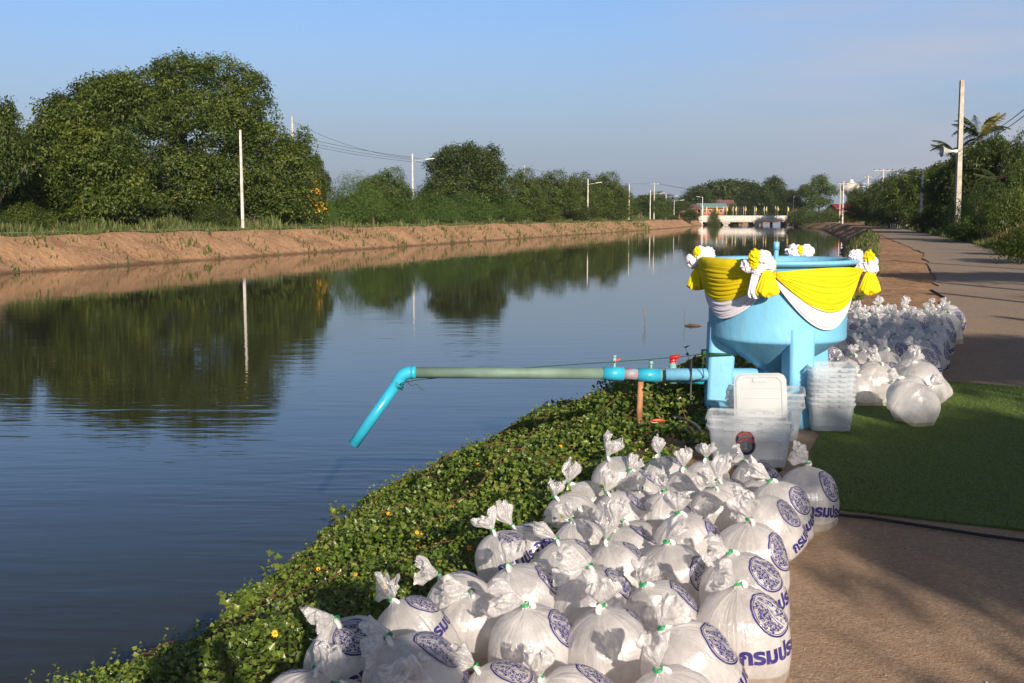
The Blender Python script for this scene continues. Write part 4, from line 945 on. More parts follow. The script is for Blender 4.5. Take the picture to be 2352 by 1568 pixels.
part('blade', MB().box((-.03, -.03, -.005), (.10, .02, .006)).mesh(), M['steel'], rh, smooth=False)
# driftwood in the water
q = D(1590, 748, 32); q.z = WZ
dw = thing('floating_branch', 'dark branch floating in the canal left of the tank', 'branch', q); dw.scale = (.65, .65, .65)
part('wood', MB().tube([(-.35, 0, .02), (-.1, .05, .05), (.2, 0, .04), (.4, -.05, .02)], [.02, .06, .05, .02], 8).tube([(-.3, 0, 0), (-.38, 0, .35), (-.33, 0, .7)], .008, 5).mesh(), M['bark'], dw)
q = D(1480, 755, 32); q.z = WZ
part('reed', MB().tube([(0, 0, -.1), (.03, 0, .3), (0, 0, .55)], .01, 5).tube([(0, 0, .2), (-.06, 0, .45)], .008, 4).mesh(), M['twig'], None); tag(C.objects[-1] if False else bpy.data.objects['reed'], 'single dry reed standing in the canal left of the floating branch', 'reed'); bpy.data.objects['reed'].location = q
# ------------------------------------------------------------------ fibreglass tank
def fiberglass(name, col, dark):
    m, n, b, o = mat(name); v = coord(n, 'Object')
    c = ramp(n, noise(n, v, 5, 5), [(.3, dark), (.7, col)])
    c = mixc(n, ramp(n, noise(n, v, 38, 4, .7), [(.66, 0), (.78, .5)]), c, tuple(x*.5 for x in col))
    c = mixc(n, ramp(n, noise(n, v, 1.0, 6, .65, (9, 9, 1.3)), [(.50, 0), (.72, .38)]), c, (.20, .36, .42))
    zz_ = n.nodes.new('ShaderNodeSeparateXYZ'); n.links.new(v, zz_.inputs[0]); mz_ = n.nodes.new('ShaderNodeMapRange'); n.links.new(math_(n, 'ADD', zz_.outputs[2], math_(n, 'MULTIPLY', noise(n, v, 14, 5, .7), .12)), mz_.inputs[0]); mz_.inputs[1].default_value = .05; mz_.inputs[2].default_value = .11; mz_.inputs[3].default_value = .75; mz_.inputs[4].default_value = 0
    c = mixc(n, mz_.outputs[0], c, (.12, .10, .07))
    n.links.new(c, b.inputs['Base Color']); b.inputs['Roughness'].default_value = .38
    p_ = bump(n, noise(n, v, 17, 3, .5, (1, 1, .6)), .35, .012, None); bump(n, noise(n, v, 120, 4, .7), .35, .004, b, p_)
    return m
M['fibre'] = fiberglass('fibre', (.20, .52, .76), (.165, .46, .70))
TC = Vector(((1787-1176)/F*8.93, 8.93, 0)); RB = .548; RR = .628
tank = thing('fish_hatching_tank', 'light blue round fibreglass tank with a conical bottom on thick legs', 'tank', TC)
outer = [(0, .33), (.07, .36), (.10, .39), (.11, .396), (.525, .660), (.535, .666), (.541, .671), (RB-.003, .678), (RB, .688), (RB, .70), (RB, .73), (RB, 1.20), (RB+.01, 1.262), (RR-.01, 1.272), (RR, 1.285), (RR, 1.298), (RR-.012, 1.308), (RB+.005, 1.306), (RB-.02, 1.29)]
inner = [(RB-.022, 1.25), (RB-.022, .74), (.5, .66), (.09, .42), (0, .41)]
part('shell', MB().lathe(outer+inner, 96, wob=.0).mesh(), M['fibre'], tank)
part('water', MB().lathe([(0, 1.06), (RB-.03, 1.06)], 64, close=True).mesh(), M['water'], tank)
def leg_mesh(ang):
    # tapering square leg, outer face flush with the tank wall, top blends into the cone
    mb = MB(); ca, sa = math.cos(ang), math.sin(ang); v = []
    lv = [(0.0, .38, .555, .086), (.015, .37, .567, .093), (.35, .355, .562, .098), (.60, .34, .556, .101), (.78, .32, RB+.004, .104)]
    for z, r0, r1, hw in lv:
        k = .02
        for r, t_ in ((r0, -hw+k), (r0+k, -hw), (r1-k, -hw), (r1, -hw+k), (r1, hw-k), (r1-k, hw), (r0+k, hw), (r0, hw-k)):
            v.append((r*ca-t_*sa, r*sa+t_*ca, z))
    f = [list(range(8))[::-1]]
    for i in range(len(lv)-1):
        for a in range(8): j = (a+1) % 8; f.append([i*8+a, i*8+j, (i+1)*8+j, (i+1)*8+a])
    return mb.add(v, f).mesh()
for a in (178, -82, 36): 
    o = part('leg', leg_mesh(R_(a)), M['fibre'], tank); o.data.polygons.foreach_set('use_smooth', [False]*len(o.data.polygons))
    bv = o.modifiers.new('b', 'BEVEL'); bv.width = .012; bv.segments = 3; bv.limit_method = 'NONE'
zp = .36
part('outlet_pipe', MB().tube([(0, 0, zp), (-.9, -.02, zp)], .052, 20).tube([(-.05, 0, zp+.06), (-.05, 0, zp-.05)], .07, 20).mesh(), M['fibre'], tank)
part('elbow', MB().tube([(-.24, -.07, .30), (-.30, -.07, .305), (-.335, -.07, .28), (-.34, -.07, .22), (-.34, -.07, .12)], .03, 14).mesh(), M['fibre'], tank)
part('standpipe', MB().tube([(-.02, 0, .5), (-.02, 0, 1.38)], .0185, 18).tube([(-.02, 0, 1.375), (-.02, 0, 1.44)], .0235, 18).mesh(), M['fibre'], tank)
# ------------------------------------------------------------------ intake pipe over the water
M['pvc'] = simple('pvc', (.035, .42, .62), .33, .10, 5); M['pvc_old'] = simple('pvc_old', (.15, .23, .19), .6, .18, 5, .0006, col2=(.12, .19, .16)); M['pvc_pale'] = simple('pvc_pale', (.22, .42, .40), .55, .12, 8)
PY = 8.95
pz = lambda y: D(1176, y, PY).z
wp_ = thing('water_pipe', 'long blue and grey plastic pipe reaching from the tank out over the canal', 'pipe', (0, 0, 0))
def PP(x, y, dy=0): return D(x, y, PY+dy)
e0 = PP(942, 855.5, .12); ax = [PP(960, 855.5, .12), PP(1388, 857.5, .05)]
part('long_pipe', MB().tube([e0, ax[1]], .0455, 28).mesh(), M['pvc_old'], wp_)
part('elbow', MB().tube(smoothp([PP(953, 855, .12), PP(938, 855.5, .12), PP(924, 862, .12), PP(916, 875, .12), PP(911, 885, .12)], 5), .052, 28).tube([PP(955, 855, .12), PP(944, 855, .12)], .054, 28).mesh(), M['pvc'], wp_)
part('spout', MB().tube([PP(917, 873, .12), PP(811, 1022, .05)], .0445, 28).mesh(), M['pvc'], wp_)
part('coupling', MB().tube([PP(1386, 857, .05), PP(1433, 858.5, .05)], .056, 28).mesh(), M['pvc'], wp_)
part('patched_joint', MB().tube([PP(1432, 858.5, .05), PP(1466, 859.5, .05)], .046, 28).mesh(), simple('peeling_red', (.36, .045, .03), .6, .3, 14, col2=(.20, .40, .48)), wp_)
part('coupling', MB().tube([PP(1465, 860, .05), PP(1516, 862, .05)], .055, 28).mesh(), M['pvc'], wp_)
vb = part('ball_valve', MB().tube([PP(1515, 862, .05), PP(1535, 863, .05)], .057, 10).lathe([(0, -.065), (.04, -.06), (.062, -.02), (.062, .02), (.045, .055), (.028, .07), (.028, .115)], 24, tuple(PP(1545, 863, .05))).tube([PP(1553, 863.5, .05), PP(1573, 865, .05)], .057, 10).mesh(), M['pvc_pale'], wp_)
vc = PP(1547, 832, .05)
part('valve_handle', MB().box((vc.x-.005, vc.y, vc.z+.012), (.052, .05, .055), bev=.01).box((vc.x+.012, vc.y, vc.z+.045), (.09, .032, .035), bev=.01, tilt=Matrix.Rotation(-.15, 3, 'Y')).mesh(), M['red_plastic'], vb)
part('blue_section', MB().tube([PP(1572, 866, .05), PP(1621, 868, .03)], .054, 28).mesh(), M['pvc'], wp_)
part('end_section', MB().tube([PP(1618, 868, .03), PP(1700, 870, .0)], .049, 28).mesh(), M['fibre'], wp_)
t1 = part('tap', MB().tube([PP(1411.5, 848, .05), PP(1411.5, 832, .05)], .010, 12).lathe([(.010, 0), (.016, .01), (.016, .03), (.010, .04), (.016, .045), (.016, .06)], 14, tuple(PP(1411.5, 832, .05))).mesh(), M['pvc_pale'], wp_)
part('tap_handle', MB().box(tuple(PP(1418, 827, .02)), (.05, .018, .012), tilt=Matrix.Rotation(-.6, 3, 'Y')).mesh(), M['orange_red'], t1, smooth=False)
part('tap', MB().tube([PP(1495.5, 848, .05), PP(1495.5, 836, .05)], .011, 12).lathe([(.016, 0), (.018, .012), (.018, .035)], 14, tuple(PP(1495.5, 837, .05))).mesh(), M['pvc_pale'], wp_)
p = PP(1471, 876, .05); tag(part('wooden_post', MB().tube([(p.x, p.y, -.35), (p.x-.004, p.y, p.z-.25), (p.x+.003, p.y, p.z)], [.024, .026, .024], 10).mesh(), M['wood']), 'short wooden post propping up the blue pipe', 'post')
p = PP(1588, 826, -.09); tag(part('rebar_stake', MB().tube([(p.x, p.y, -.3), (p.x, p.y, p.z)], .008, 8).mesh(), M['dark_metal']), 'thin dark iron stake tied to the blue pipe near the tank', 'stake')
# green rope from the elbow to the left tank leg
lg = PP(1633, 812, -.18)
rp_ = thing('green_rope', 'thin dark green rope tied from the pipe elbow to the left tank leg', 'rope')
part('line', MB().tube(smoothp([PP(916, 884, .18), PP(925, 879, .0), PP(955, 873, .1), PP(1010, 867, .14), PP(1060, 864, .16)]), .004, 6).tube(smoothp([PP(1170, 847, .14), PP(1300, 838, .06), PP(1450, 828, .0), PP(1560, 819, -.05), PP(1622, 812, -.12), lg]), .004, 6).mesh(), M['rope'], rp_)
cx, cy, zz = TC.x, TC.y, lg.z
loop = [(cx-.60, cy-.115), (cx-.50, cy-.122), (cx-.375, cy-.115), (cx-.36, cy), (cx-.375, cy+.115), (cx-.59, cy+.115), (cx-.603, cy), (cx-.60, cy-.115)]
part('leg_loop', MB().tube([(a, b_, zz-.005*i) for i, (a, b_) in enumerate(loop)], .0065, 6).tube([(a, b_, zz-.018+.003*i) for i, (a, b_) in enumerate(loop)], .0065, 6).mesh(), M['rope'], rp_)
part('knot', MB().lathe([(0, -.02), (.018, -.01), (.02, .008), (0, .02)], 10, (cx-.61, cy-.13, zz)).tube(smoothp([(cx-.61, cy-.13, zz), (cx-.62, cy-.13, zz-.1), PP(1616, 866, -.1), PP(1598, 872, -.09)]), .004, 6).mesh(), M['rope'], rp_)
rs = MB()
for k in range(5):
    rs.tube([tuple(Vector((PP(1588+k*3, 868, .05)))+Vector((0, .062*math.sin(a), .060*math.cos(a)))) for a in np.linspace(0, 6.28, 14)], .0022, 5, False)
for k in range(3):
    c0 = PP(915-k*1.2, 880+k*4, .12); dv = (PP(811, 1022, .05)-PP(917, 873, .12)).normalized(); u_ = dv.cross(Vector((0, 1, 0))).normalized(); w2 = dv.cross(u_)
    rs.tube([c0+(u_*math.cos(a)+w2*math.sin(a))*.054 for a in np.linspace(0, 6.28, 14)], .003, 5, False)
rs.tube(smoothp([PP(932, 873, .1), PP(945, 885, .05), PP(956, 882, .05), PP(966, 892, .05), PP(975, 896, .05)]), .003, 5)
part('windings', rs.mesh(), M['rope'], rp_)
# ------------------------------------------------------------------ cloth swags
M['cloth_yellow'] = simple('cloth_yellow', (.78, .60, .010), .75, .05, 4, .0006, spec=.2, bscale=90); M['cloth_white'] = simple('cloth_white', (.76, .73, .80), .8, .03, 4, .0006, spec=.2, bscale=90)
ST = dict(M=R_(-105), R=R_(-14), B=R_(73), L=R_(166))
def swag(label, a0, a1, zy, zw, seed):
    """a0<a1 station angles; zy, zw lowest heights of the yellow and the white layer"""
    root = thing('cloth_swag', label, 'cloth', TC, 0, 'yellow and white swags round the tank')
    nu, nv = 72, 46; zt_ = 1.258
    def layer(top, low, rad, nf, amp, pinch, seed, endz):
        v = []; f = []
        for i in range(nu+1):
            u = i/nu; c = max(0, math.sin(math.pi*min(1, u**.96)))**1.0
            a = a0+(a1-a0)*u; pz_ = 1-(1-c)*.8
            for j in range(nv+1):
                w_ = j/nv
                # folds bunch together at the stations
                zt2 = top[0]+(top[1]-top[0])*c; zb2 = low[0]+(low[1]-low[0])*c
                z = zt2+(zb2-zt2)*w_
                ph = w_*nf*2*math.pi+seed+1.4*math.sin(3.1*u+seed)+.8*math.sin(7*u+w_*3)
                am = amp*(.35+.65*w_)*(.45+.55*c)
                fold = am*(abs(math.sin(ph*.5))**.8*1.5-.7+.45*math.sin(ph*1.7+u*5+seed)+.5*mnoise.noise(Vector((u*3+seed, w_*9, 0))))
                rr = rad[0]+(rad[1]-rad[0])*min(1, w_*1.15)+fold+.012*math.sin(w_*math.pi)*c+(1-c)**3*.03
                v.append((rr*math.cos(a), rr*math.sin(a), z))
        for i in range(nu):
            for j in range(nv): b_ = i*(nv+1)+j; f.append([b_, b_+nv+1, b_+nv+2, b_+1])
        return v, f
    v, f = layer((zt_-.03, zt_), (zt_-.07, zy), (RR+.006, .598), 8, .013, .1, seed, .1)
    o = part('yellow_layer', mesh(v, f), M['cloth_yellow'], root)
    v, f = layer((zt_-.05, zy+.06), (zt_-.12, zw), (.586, .568), 5, .011, .1, seed+2, .2)
    o2 = part('white_layer', mesh(v, f), M['cloth_white'], root)
    for q in (o, o2): s_ = q.modifiers.new('s', 'SOLIDIFY'); s_.thickness = .003
swag('front swag of yellow cloth over white cloth on the tank, facing the camera', ST['M'], ST['R'], .915, .775, .3)
swag('left swag of yellow and white cloth on the shaded side of the tank', ST['L']-2*math.pi, ST['M'], .985, .845, 1.7)
swag('right swag of white and yellow cloth on the far right side of the tank', ST['R'], ST['B'], .96, .80, 2.9)
swag('back swag of cloth on the canal side of the tank', ST['B'], ST['L'], .97, .83, 4.1)
# yellow cloth folded over the rim on the left
v = []; f = []
for i in range(41):
    a = R_(166)+(R_(255)-R_(166))*i/40
    for j, (r, z) in enumerate([(RB+.0, 1.27), (RB+.01, 1.316), (RR-.02, 1.320), (RR+.008, 1.305), (RR+.014, 1.27), (RR+.010, 1.24)]):
        v.append((r*math.cos(a), r*math.sin(a), z+.002*math.sin(i*1.3+j)))
for i in range(40):
    for j in range(5): b_ = i*6+j; f.append([b_, b_+6, b_+7, b_+1])
rc_ = part('rim_cloth', mesh(v, f), M['cloth_yellow'], None, TC); tag(rc_, 'yellow cloth strip folded over the left part of the tank rim', 'cloth')
def crumple(c, r, seed, sq=(1, 1, 1), amp=.52, fr=1.5, sub=5):
    import bmesh
    bm = bmesh.new(); bmesh.ops.create_icosphere(bm, subdivisions=sub, radius=1); v = []
    for q in bm.verts:
        d = q.co.copy(); d2 = d+mnoise.noise_vector(d*1.3+Vector((seed, 0, 0)))*.55
        g = 1-abs(mnoise.noise(d2*fr+Vector((seed*3.1, 1, 2))))*2.0; g2 = 1-abs(mnoise.noise(d2*fr*2.1+Vector((seed, 5, 2))))*2
        k = r*(1+amp*g+amp*.35*g2-amp*.5)
        v.append((c[0]+d.x*k*sq[0], c[1]+d.y*k*sq[1], c[2]+d.z*k*sq[2]))
    f = [[w_.index for w_ in q.verts] for q in bm.faces]; bm.free(); return v, f
def puff(c, w_, h, seed, yaw):   # hanging loop of cloth, narrow on top, wide and creased below
    v = []; f = []; n = 64; m_ = 26
    for j in range(m_+1):
        t = j/m_; z = -h*t; prof = (.25+.95*t**.8)*(1 if t < .82 else math.sqrt(max(0, 1-((t-.82)/.18)**2))*.9+.1)
        for i in range(n):
            a = 2*math.pi*i/n; cr = 1+.16*math.sin(a*7+seed+2*t)*(1-.4*t)+.10*math.sin(a*12+seed*2+t*3)+.12*math.sin(a*3+seed)
            x = w_*.5*prof*cr*math.cos(a); y = w_*.30*prof*cr*math.sin(a)
            v.append((c[0]+x*math.cos(yaw)-y*math.sin(yaw), c[1]+x*math.sin(yaw)+y*math.cos(yaw), c[2]+z+.012*math.sin(a*5+seed)*t))
    for j in range(m_):
        for i in range(n): k = (i+1) % n; f.append([j*n+i, (j+1)*n+i, (j+1)*n+k, j*n+k])
    f.append([m_*n+i for i in range(n)]); return v, f
def rosette(label, px, py, whites, yellows, wt, yt, seed, ang):
    R0 = Vector(((RR+.015)*math.cos(ang)+TC.x, (RR+.015)*math.sin(ang)+TC.y, 0)); Yd = R0.y
    c = D(px, py, Yd); root = thing('cloth_rosette', label, 'cloth rosette', c, 0, 'cloth rosettes on the tank rim')
    k = 0
    for (x, y, r) in whites:
        p = D(x, y, Yd-.02*(k % 2))-c; vv, ff = crumple(p, r, seed+k*1.7, (1, .85, .95)); part('white_ruffle', mesh(vv, ff), M['cloth_white'], root); k += 1
    for (x, y, r) in yellows:
        p = D(x, y, Yd-.05)-c; vv, ff = crumple(p, r, seed+k*1.7, (.8, .8, 1.1)); part('yellow_ruffle', mesh(vv, ff), M['cloth_yellow'], root); k += 1
    for (x, y, w_, h) in wt: p = D(x, y, Yd-.02)-c; vv, ff = puff(p, w_, h, seed, 0); part('white_tail', mesh(vv, ff), M['cloth_white'], root)
    for (x, y, w_, h) in yt: p = D(x, y, Yd-.05)-c; vv, ff = puff(p, w_, h, seed+1, 0); part('yellow_tail', mesh(vv, ff), M['cloth_yellow'], root)
rosette('cloth rosette at the front middle of the tank rim, with a long yellow tail', 1741, 603, [(1718, 610, .045), (1752, 592, .05), (1760, 608, .055), (1740, 619, .04), (1742, 585, .028)], [(1733, 590, .045), (1732, 604, .034)], [(1735, 616, .10, .22)], [(1762, 621, .15, .19)], 1.0, ST['M'])
rosette('cloth rosette at the right end of the tank rim', 1983, 596, [(1968, 590, .05), (1995, 603, .055), (1980, 610, .045), (1999, 618, .05), (1962, 583, .03)], [(1996, 590, .042)], [], [(1999, 622, .14, .18)], 2.3, ST['R'])
rosette('cloth rosette at the left end of the tank rim', 1606, 590, [(1594, 600, .05), (1612, 590, .055), (1625, 583, .05), (1608, 578, .04), (1588, 594, .035)], [(1601, 578, .032)], [], [(1602, 616, .13, .17)], 3.6, ST['L'])
rosette('cloth rosette on the far side of the tank rim', 1840, 580, [(1823, 579, .06), (1852, 579, .055)], [(1838, 574, .028)], [], [], 4.4, ST['B'])
# ------------------------------------------------------------------ plastic boxes
def clearplastic(name, alpha, col=(.80, .84, .88), rough=.22):
    m, n, b, o = mat(name); b.inputs['Base Color'].default_value = (*col, 1); b.inputs['Roughness'].default_value = rough
    t = n.nodes.new('ShaderNodeBsdfTransparent'); tl = n.nodes.new('ShaderNodeBsdfTranslucent'); tl.inputs[0].default_value = (*col, 1)
    m1 = n.nodes.new('ShaderNodeMixShader'); m1.inputs[0].default_value = .45; m2 = n.nodes.new('ShaderNodeMixShader')
    lw = n.nodes.new('ShaderNodeLayerWeight'); lw.inputs[0].default_value = .35
    a_ = math_(n, 'ADD', math_(n, 'MULTIPLY', lw.outputs['Facing'], .5), alpha, True)
    n.links.new(b.outputs[0], m1.inputs[1]); n.links.new(tl.outputs[0], m1.inputs[2]); n.links.new(a_, m2.inputs[0]); n.links.new(t.outputs[0], m2.inputs[1]); n.links.new(m1.outputs[0], m2.inputs[2]); n.links.new(m2.outputs[0], o.inputs[0])
    return m
M['box'] = clearplastic('box_plastic', .17); M['box_rim'] = clearplastic('box_rim_plastic', .30)
def rring(L_, W_, k, z):   # rounded/chamfered rectangle
    L_ /= 2; W_ /= 2; o_ = []
    for sx, sy, fl in ((1, -1, 0), (1, 1, 1), (-1, 1, 0), (-1, -1, 1)):
        a = (sx*L_, sy*(W_-k), z); b_ = (sx*(L_-k), sy*W_, z); mid = (sx*(L_-k*.32), sy*(W_-k*.32), z)
        o_ += [b_, mid, a] if not fl else [a, mid, b_]
    return o_
def loft(rings, cap0=True, cap1=False):
    n = len(rings[0]); v = [p for r in rings for p in r]; f = []
    for i in range(len(rings)-1):
        for a in range(n): j = (a+1) % n; f.append([i*n+a, i*n+j, (i+1)*n+j, (i+1)*n+a])
    if cap0: f.append(list(range(n))[::-1])
    if cap1: f.append([(len(rings)-1)*n+a for a in range(n)])
    return v, f
def boxparts(L_, W_, H, root, sticker=None):
    k = .035; t = .0025; ch = .82
    rings = [rring(L_*ch, W_*ch, k, 0), rring(L_*.93, W_*.93, k, H-.035), rring(L_*.965, W_*.965, k, H-.033), rring(L_*.965, W_*.965, k, H),
             rring(L_*.965-t*2, W_*.965-t*2, k, H), rring(L_*.93-t*2, W_*.93-t*2, k, H-.032), rring(L_*ch-t*2, W_*ch-t*2, k, t)]
    v, f = loft(rings, True, True); part('body', mesh(v, f), M['box'], root, smooth=False)
    r2 = [rring(L_*.97, W_*.97, k, H-.004), rring(L_, W_, k+.004, H-.005), rring(L_, W_, k+.004, H-.018), rring(L_-.004, W_-.004, k+.004, H-.018), rring(L_-.004, W_-.004, k+.004, H-.007), rring(L_*.97, W_*.97, k, H-.006)]
    v, f = loft(r2, False); mb = MB().add(v, f)
    for s in (-1, 1):
        for q in (-.22, 0, .22): mb.box((q*L_, s*(W_*.5+.001), H-.024), (L_*.14, .004, .014)); mb.box((s*(L_*.5+.001), q*W_, H-.024), (.004, W_*.14, .014))
    part('rim', mb.mesh(), M['box_rim'], root, smooth=False)
def boxset(px, py, rz, L_, W_, H, n, dz, labels, group, name='storage_box'):
    c = G(px, py); first = None
    for k in range(n):
        if first is None: t = thing(name, labels[k], 'plastic box', (c.x, c.y, .03), rz, group); boxparts(L_, W_, H, t); first = t
        else: t = copy_tree(first); t['label'] = labels[k]
        t.location = (c.x+random.Random(k).uniform(-.004, .004), c.y, .03+k*dz); t.rotation_euler = (0, 0, rz+random.Random(k+5).uniform(-.02, .02))
    return c
random.seed(3)
lb = ['lowest box of the tall nested stack beside the right tank leg']+['box number %s from the bottom in the tall nested stack beside the tank' % w_ for w_ in ('two', 'three', 'four', 'five', 'six', 'seven')]+['topmost box of the tall nested stack beside the tank']
boxset(1902, 990, R_(-8), .345, .38, .22, 8, .0385, lb, 'clear boxes nested in the tall stack')
cA = boxset(1755, 1010, R_(-14), .56, .40, .265, 3, .045, ['lower clear box of the rear low stack, behind the one with stickers', 'middle clear box of the rear low stack', 'top clear box of the rear low stack, holding the lid'], 'clear boxes in the rear low stack')
cB = boxset(1720, 1068, R_(-14), .56, .40, .265, 2, .05, ['bottom clear box with the round emblem sticker, in front of the tank', 'upper clear box nested in the one with the round emblem sticker'], 'clear boxes in the front low stack')
# leaning lid
lt = thing('box_lid', 'translucent ribbed box lid leaning upright in the open boxes', 'lid', D(1747, 934, 7.75))
v, f = loft([rring(.37, .50, .05, -.012), rring(.37, .50, .05, 0), rring(.35, .48, .045, .003), rring(.33, .46, .045, .012), rring(.30, .43, .04, .012), rring(.29, .42, .04, .004)], True, True)
mb = MB().add(v, f)
for k in range(-2, 3): mb.box((0, k*.075-.015, .007), (.28, .006, .006))
mb.box((0, .195, .010), (.10, .03, .008), bev=.003)
part('panel', mb.mesh(), clearplastic('lid_plastic', .72, (.80, .83, .84)), lt, smooth=False)
lt.rotation_euler = (R_(66), R_(-2), R_(-10))
# ------------------------------------------------------------------ seal artwork and Thai lettering, as flat meshes in 2D
def stroke(pts, w_, taper=False):
    v = []; f = []; n = len(pts)
    for i, p in enumerate(pts):
        a, b_ = pts[max(i-1, 0)], pts[min(i+1, n-1)]; dx, dy = b_[0]-a[0], b_[1]-a[1]; l = math.hypot(dx, dy) or 1
        ww = w_*.5*(1-.8*i/(n-1) if taper else 1); v += [(p[0]-dy/l*ww, p[1]+dx/l*ww), (p[0]+dy/l*ww, p[1]-dx/l*ww)]
        if i: k = 2*i; f.append([k-2, k-1, k+1, k])
    return v, f
def seal():
    V = []; F_ = []
    def add(v, f): b_ = len(V); V.extend(v); F_.extend([[i+b_ for i in q] for q in f])
    circ = lambda r, n=64, a0=0, a1=2*math.pi: [(r*math.cos(a0+(a1-a0)*i/n), r*math.sin(a0+(a1-a0)*i/n)) for i in range(n+1)]
    add(*stroke(circ(.96), .075)); add(*stroke(circ(.875), .026))
    rnd = random.Random(2)
    river = [[(-.25+.12*math.sin(t*7)+t*.55-.10, .78-t*1.45) for t in [i/24 for i in range(25)]], [(.02+.10*math.sin(t*6+1)+t*.72, .82-t*1.15) for t in [i/24 for i in range(25)]]]
    def near(x, y): return min(math.hypot(x-a, y-b_) for r in river for a, b_ in r)
    for r in river:
        for s in (-1, 1): add(*stroke([(a+s*.055, b_+s*.03) for a, b_ in r if math.hypot(a, b_) < .86], .022))
    # tower with a seated figure outline
    for k in range(3): add(*stroke([(-.02+.05*k, .45-.03*k), (.08+.03*k, .58-.06*k), (.26-.02*k, .44-.05*k), (.50-.05*k, -.02+.04*k), (.22, -.16+.05*k), (-.02+.05*k, .45-.03*k)], .022))
    pts = []
    for gx in range(-6, 7):
        for gy in range(-6, 7):
            x = gx*.152+(gy % 2)*.076; y = gy*.135
            if math.hypot(x, y) < .80 and near(x, y) > .105 and not (-.02 < x < .42 and .02 < y < .46 and (gx+gy) % 3): pts.append((x, y))
    for (x, y) in pts:
        a0 = rnd.uniform(0, 6.28); s = rnd.choice((-1, 1)); R0 = rnd.uniform(.060, .082)
        add(*stroke([(x+R0*(1-.8*t)*math.cos(a0+s*t*8.5), y+R0*(1-.8*t)*math.sin(a0+s*t*8.5)) for t in [i/13 for i in range(14)]], .038, True))
        a1 = a0+s*1.2; add(*stroke([(x+R0*math.cos(a0), y+R0*math.sin(a0)), (x+1.35*R0*math.cos(a1-.5*s), y+1.35*R0*math.sin(a1-.5*s)), (x+1.25*R0*math.cos(a1+.3*s), y+1.25*R0*math.sin(a1+.3*s))], .034))
    return np.array(V), F_
def textmesh(body, size=1.0, bold=.03):
    cu = bpy.data.curves.new('t', 'FONT'); cu.body = body; cu.size = size; cu.align_x = 'CENTER'; cu.offset = bold; cu.resolution_u = 3
    o = bpy.data.objects.new('t', cu); C.objects.link(o); dg = bpy.context.evaluated_depsgraph_get()
    me = bpy.data.meshes.new_from_object(o.evaluated_get(dg)); v = np.array([tuple(q.co)[:2] for q in me.vertices]); f = [list(q.vertices) for q in me.polygons]
    bpy.data.objects.remove(o); bpy.data.meshes.remove(me); return v, f
SEAL = seal(); TXT = textmesh('กรมประมง', 1.0, .05)
print('SEAL', len(SEAL[1]), 'TXT', len(TXT[1]), TXT[0].min(0) if len(TXT[0]) else None, TXT[0].max(0) if len(TXT[0]) else None)
m, n, b, o = mat('print_ink'); v_ = coord(n, 'Object'); n.links.new(ramp(n, noise(n, v_, 30, 4), [(.3, (.022, .018, .12)), (.7, (.055, .042, .22))]), b.inputs['Base Color']); b.inputs['Roughness'].default_value = .22; b.inputs['Alpha'].default_value = .9; n.links.new(ramp(n, noise(n, v_, 45, 5, .7), [(.31, .15), (.40, .97)]), b.inputs['Alpha']); M['ink'] = m
# sticker on the front box
def sticker(parent, loc, r, rot):
    t = bpy.data.objects.new('emblem_sticker', None); link(t, parent); t.location = loc; t.rotation_euler = rot
    navy = M.setdefault('navy', simple('navy', (.012, .03, .09), .35)); org = M.setdefault('sticker_orange', simple('sticker_orange', (.55, .16, .06), .4)); blu = M.setdefault('sticker_blue', simple('sticker_blue', (.06, .14, .26), .4))
    part('disc', MB().lathe([(r, -.0005), (r, .0005)], 40).mesh(), org, t, smooth=False)
    v, f = MB().lathe([(r*.95, 0), (r*.95, .0016)], 40).v, None
    part('band', MB().lathe([(r*.95, .0002), (r*.95, .0013)], 40).mesh(), navy, t, smooth=False)
    part('ring', MB().lathe([(r*.64, .0012), (r*.64, .0020)], 40).mesh(), org, t, smooth=False); part('field', MB().lathe([(r*.60, .0018), (r*.60, .0028)], 40).mesh(), blu, t, smooth=False)
    gold = M.setdefault('sticker_gold', simple('sticker_gold', (.40, .30, .14), .4)); fv, ff = [], []
    for pts, w_ in (([(-.30, -.38), (-.30, .10), (-.16, .26), (0, .46), (.16, .26), (.30, .10), (.30, -.38), (-.30, -.38)], .045), ([(-.2, -.28), (.2, -.28)], .12), ([(0, -.25), (0, .12)], .2), ([(0, .12), (0, .26)], .11), ([(-.42, -.3), (-.5, 0), (-.4, .22)], .05), ([(.42, -.3), (.5, 0), (.4, .22)], .05)):
        v_s, f_s = stroke(pts, w_); b_s = len(fv); fv += v_s; ff += [[i+b_s for i in q] for q in f_s]
    part('figure', mesh([(a*r, c*r, .0034) for a, c in fv], ff), gold, t, smooth=False)
    tv, tf = TXT; w_ = tv[:, 0].max()-tv[:, 0].min(); vv = []
    for a, c in tv: an = math.pi/2-(a/w_)*2.2; rr = r*.70+c*r*.27; vv.append((rr*math.cos(an), rr*math.sin(an), .0020))
    part('lettering', mesh(vv, tf), org, t, smooth=False)
bb = [o_ for o_ in C.objects if o_.get('label', '').startswith('bottom clear box with')][0]; bu = [o_ for o_ in C.objects if o_.get('label', '').startswith('upper clear box nested')][0]
for ob, zz, xx in ((bb, .135, -.02), (bu, .125, -.022)):
    yy = -(.40*.82/2+(.40*.93-.40*.82)/2*(zz/.23))-.003; sticker(ob, (xx, yy, zz), .062, (R_(90)+math.atan((.40*.055)/.23), 0, 0))
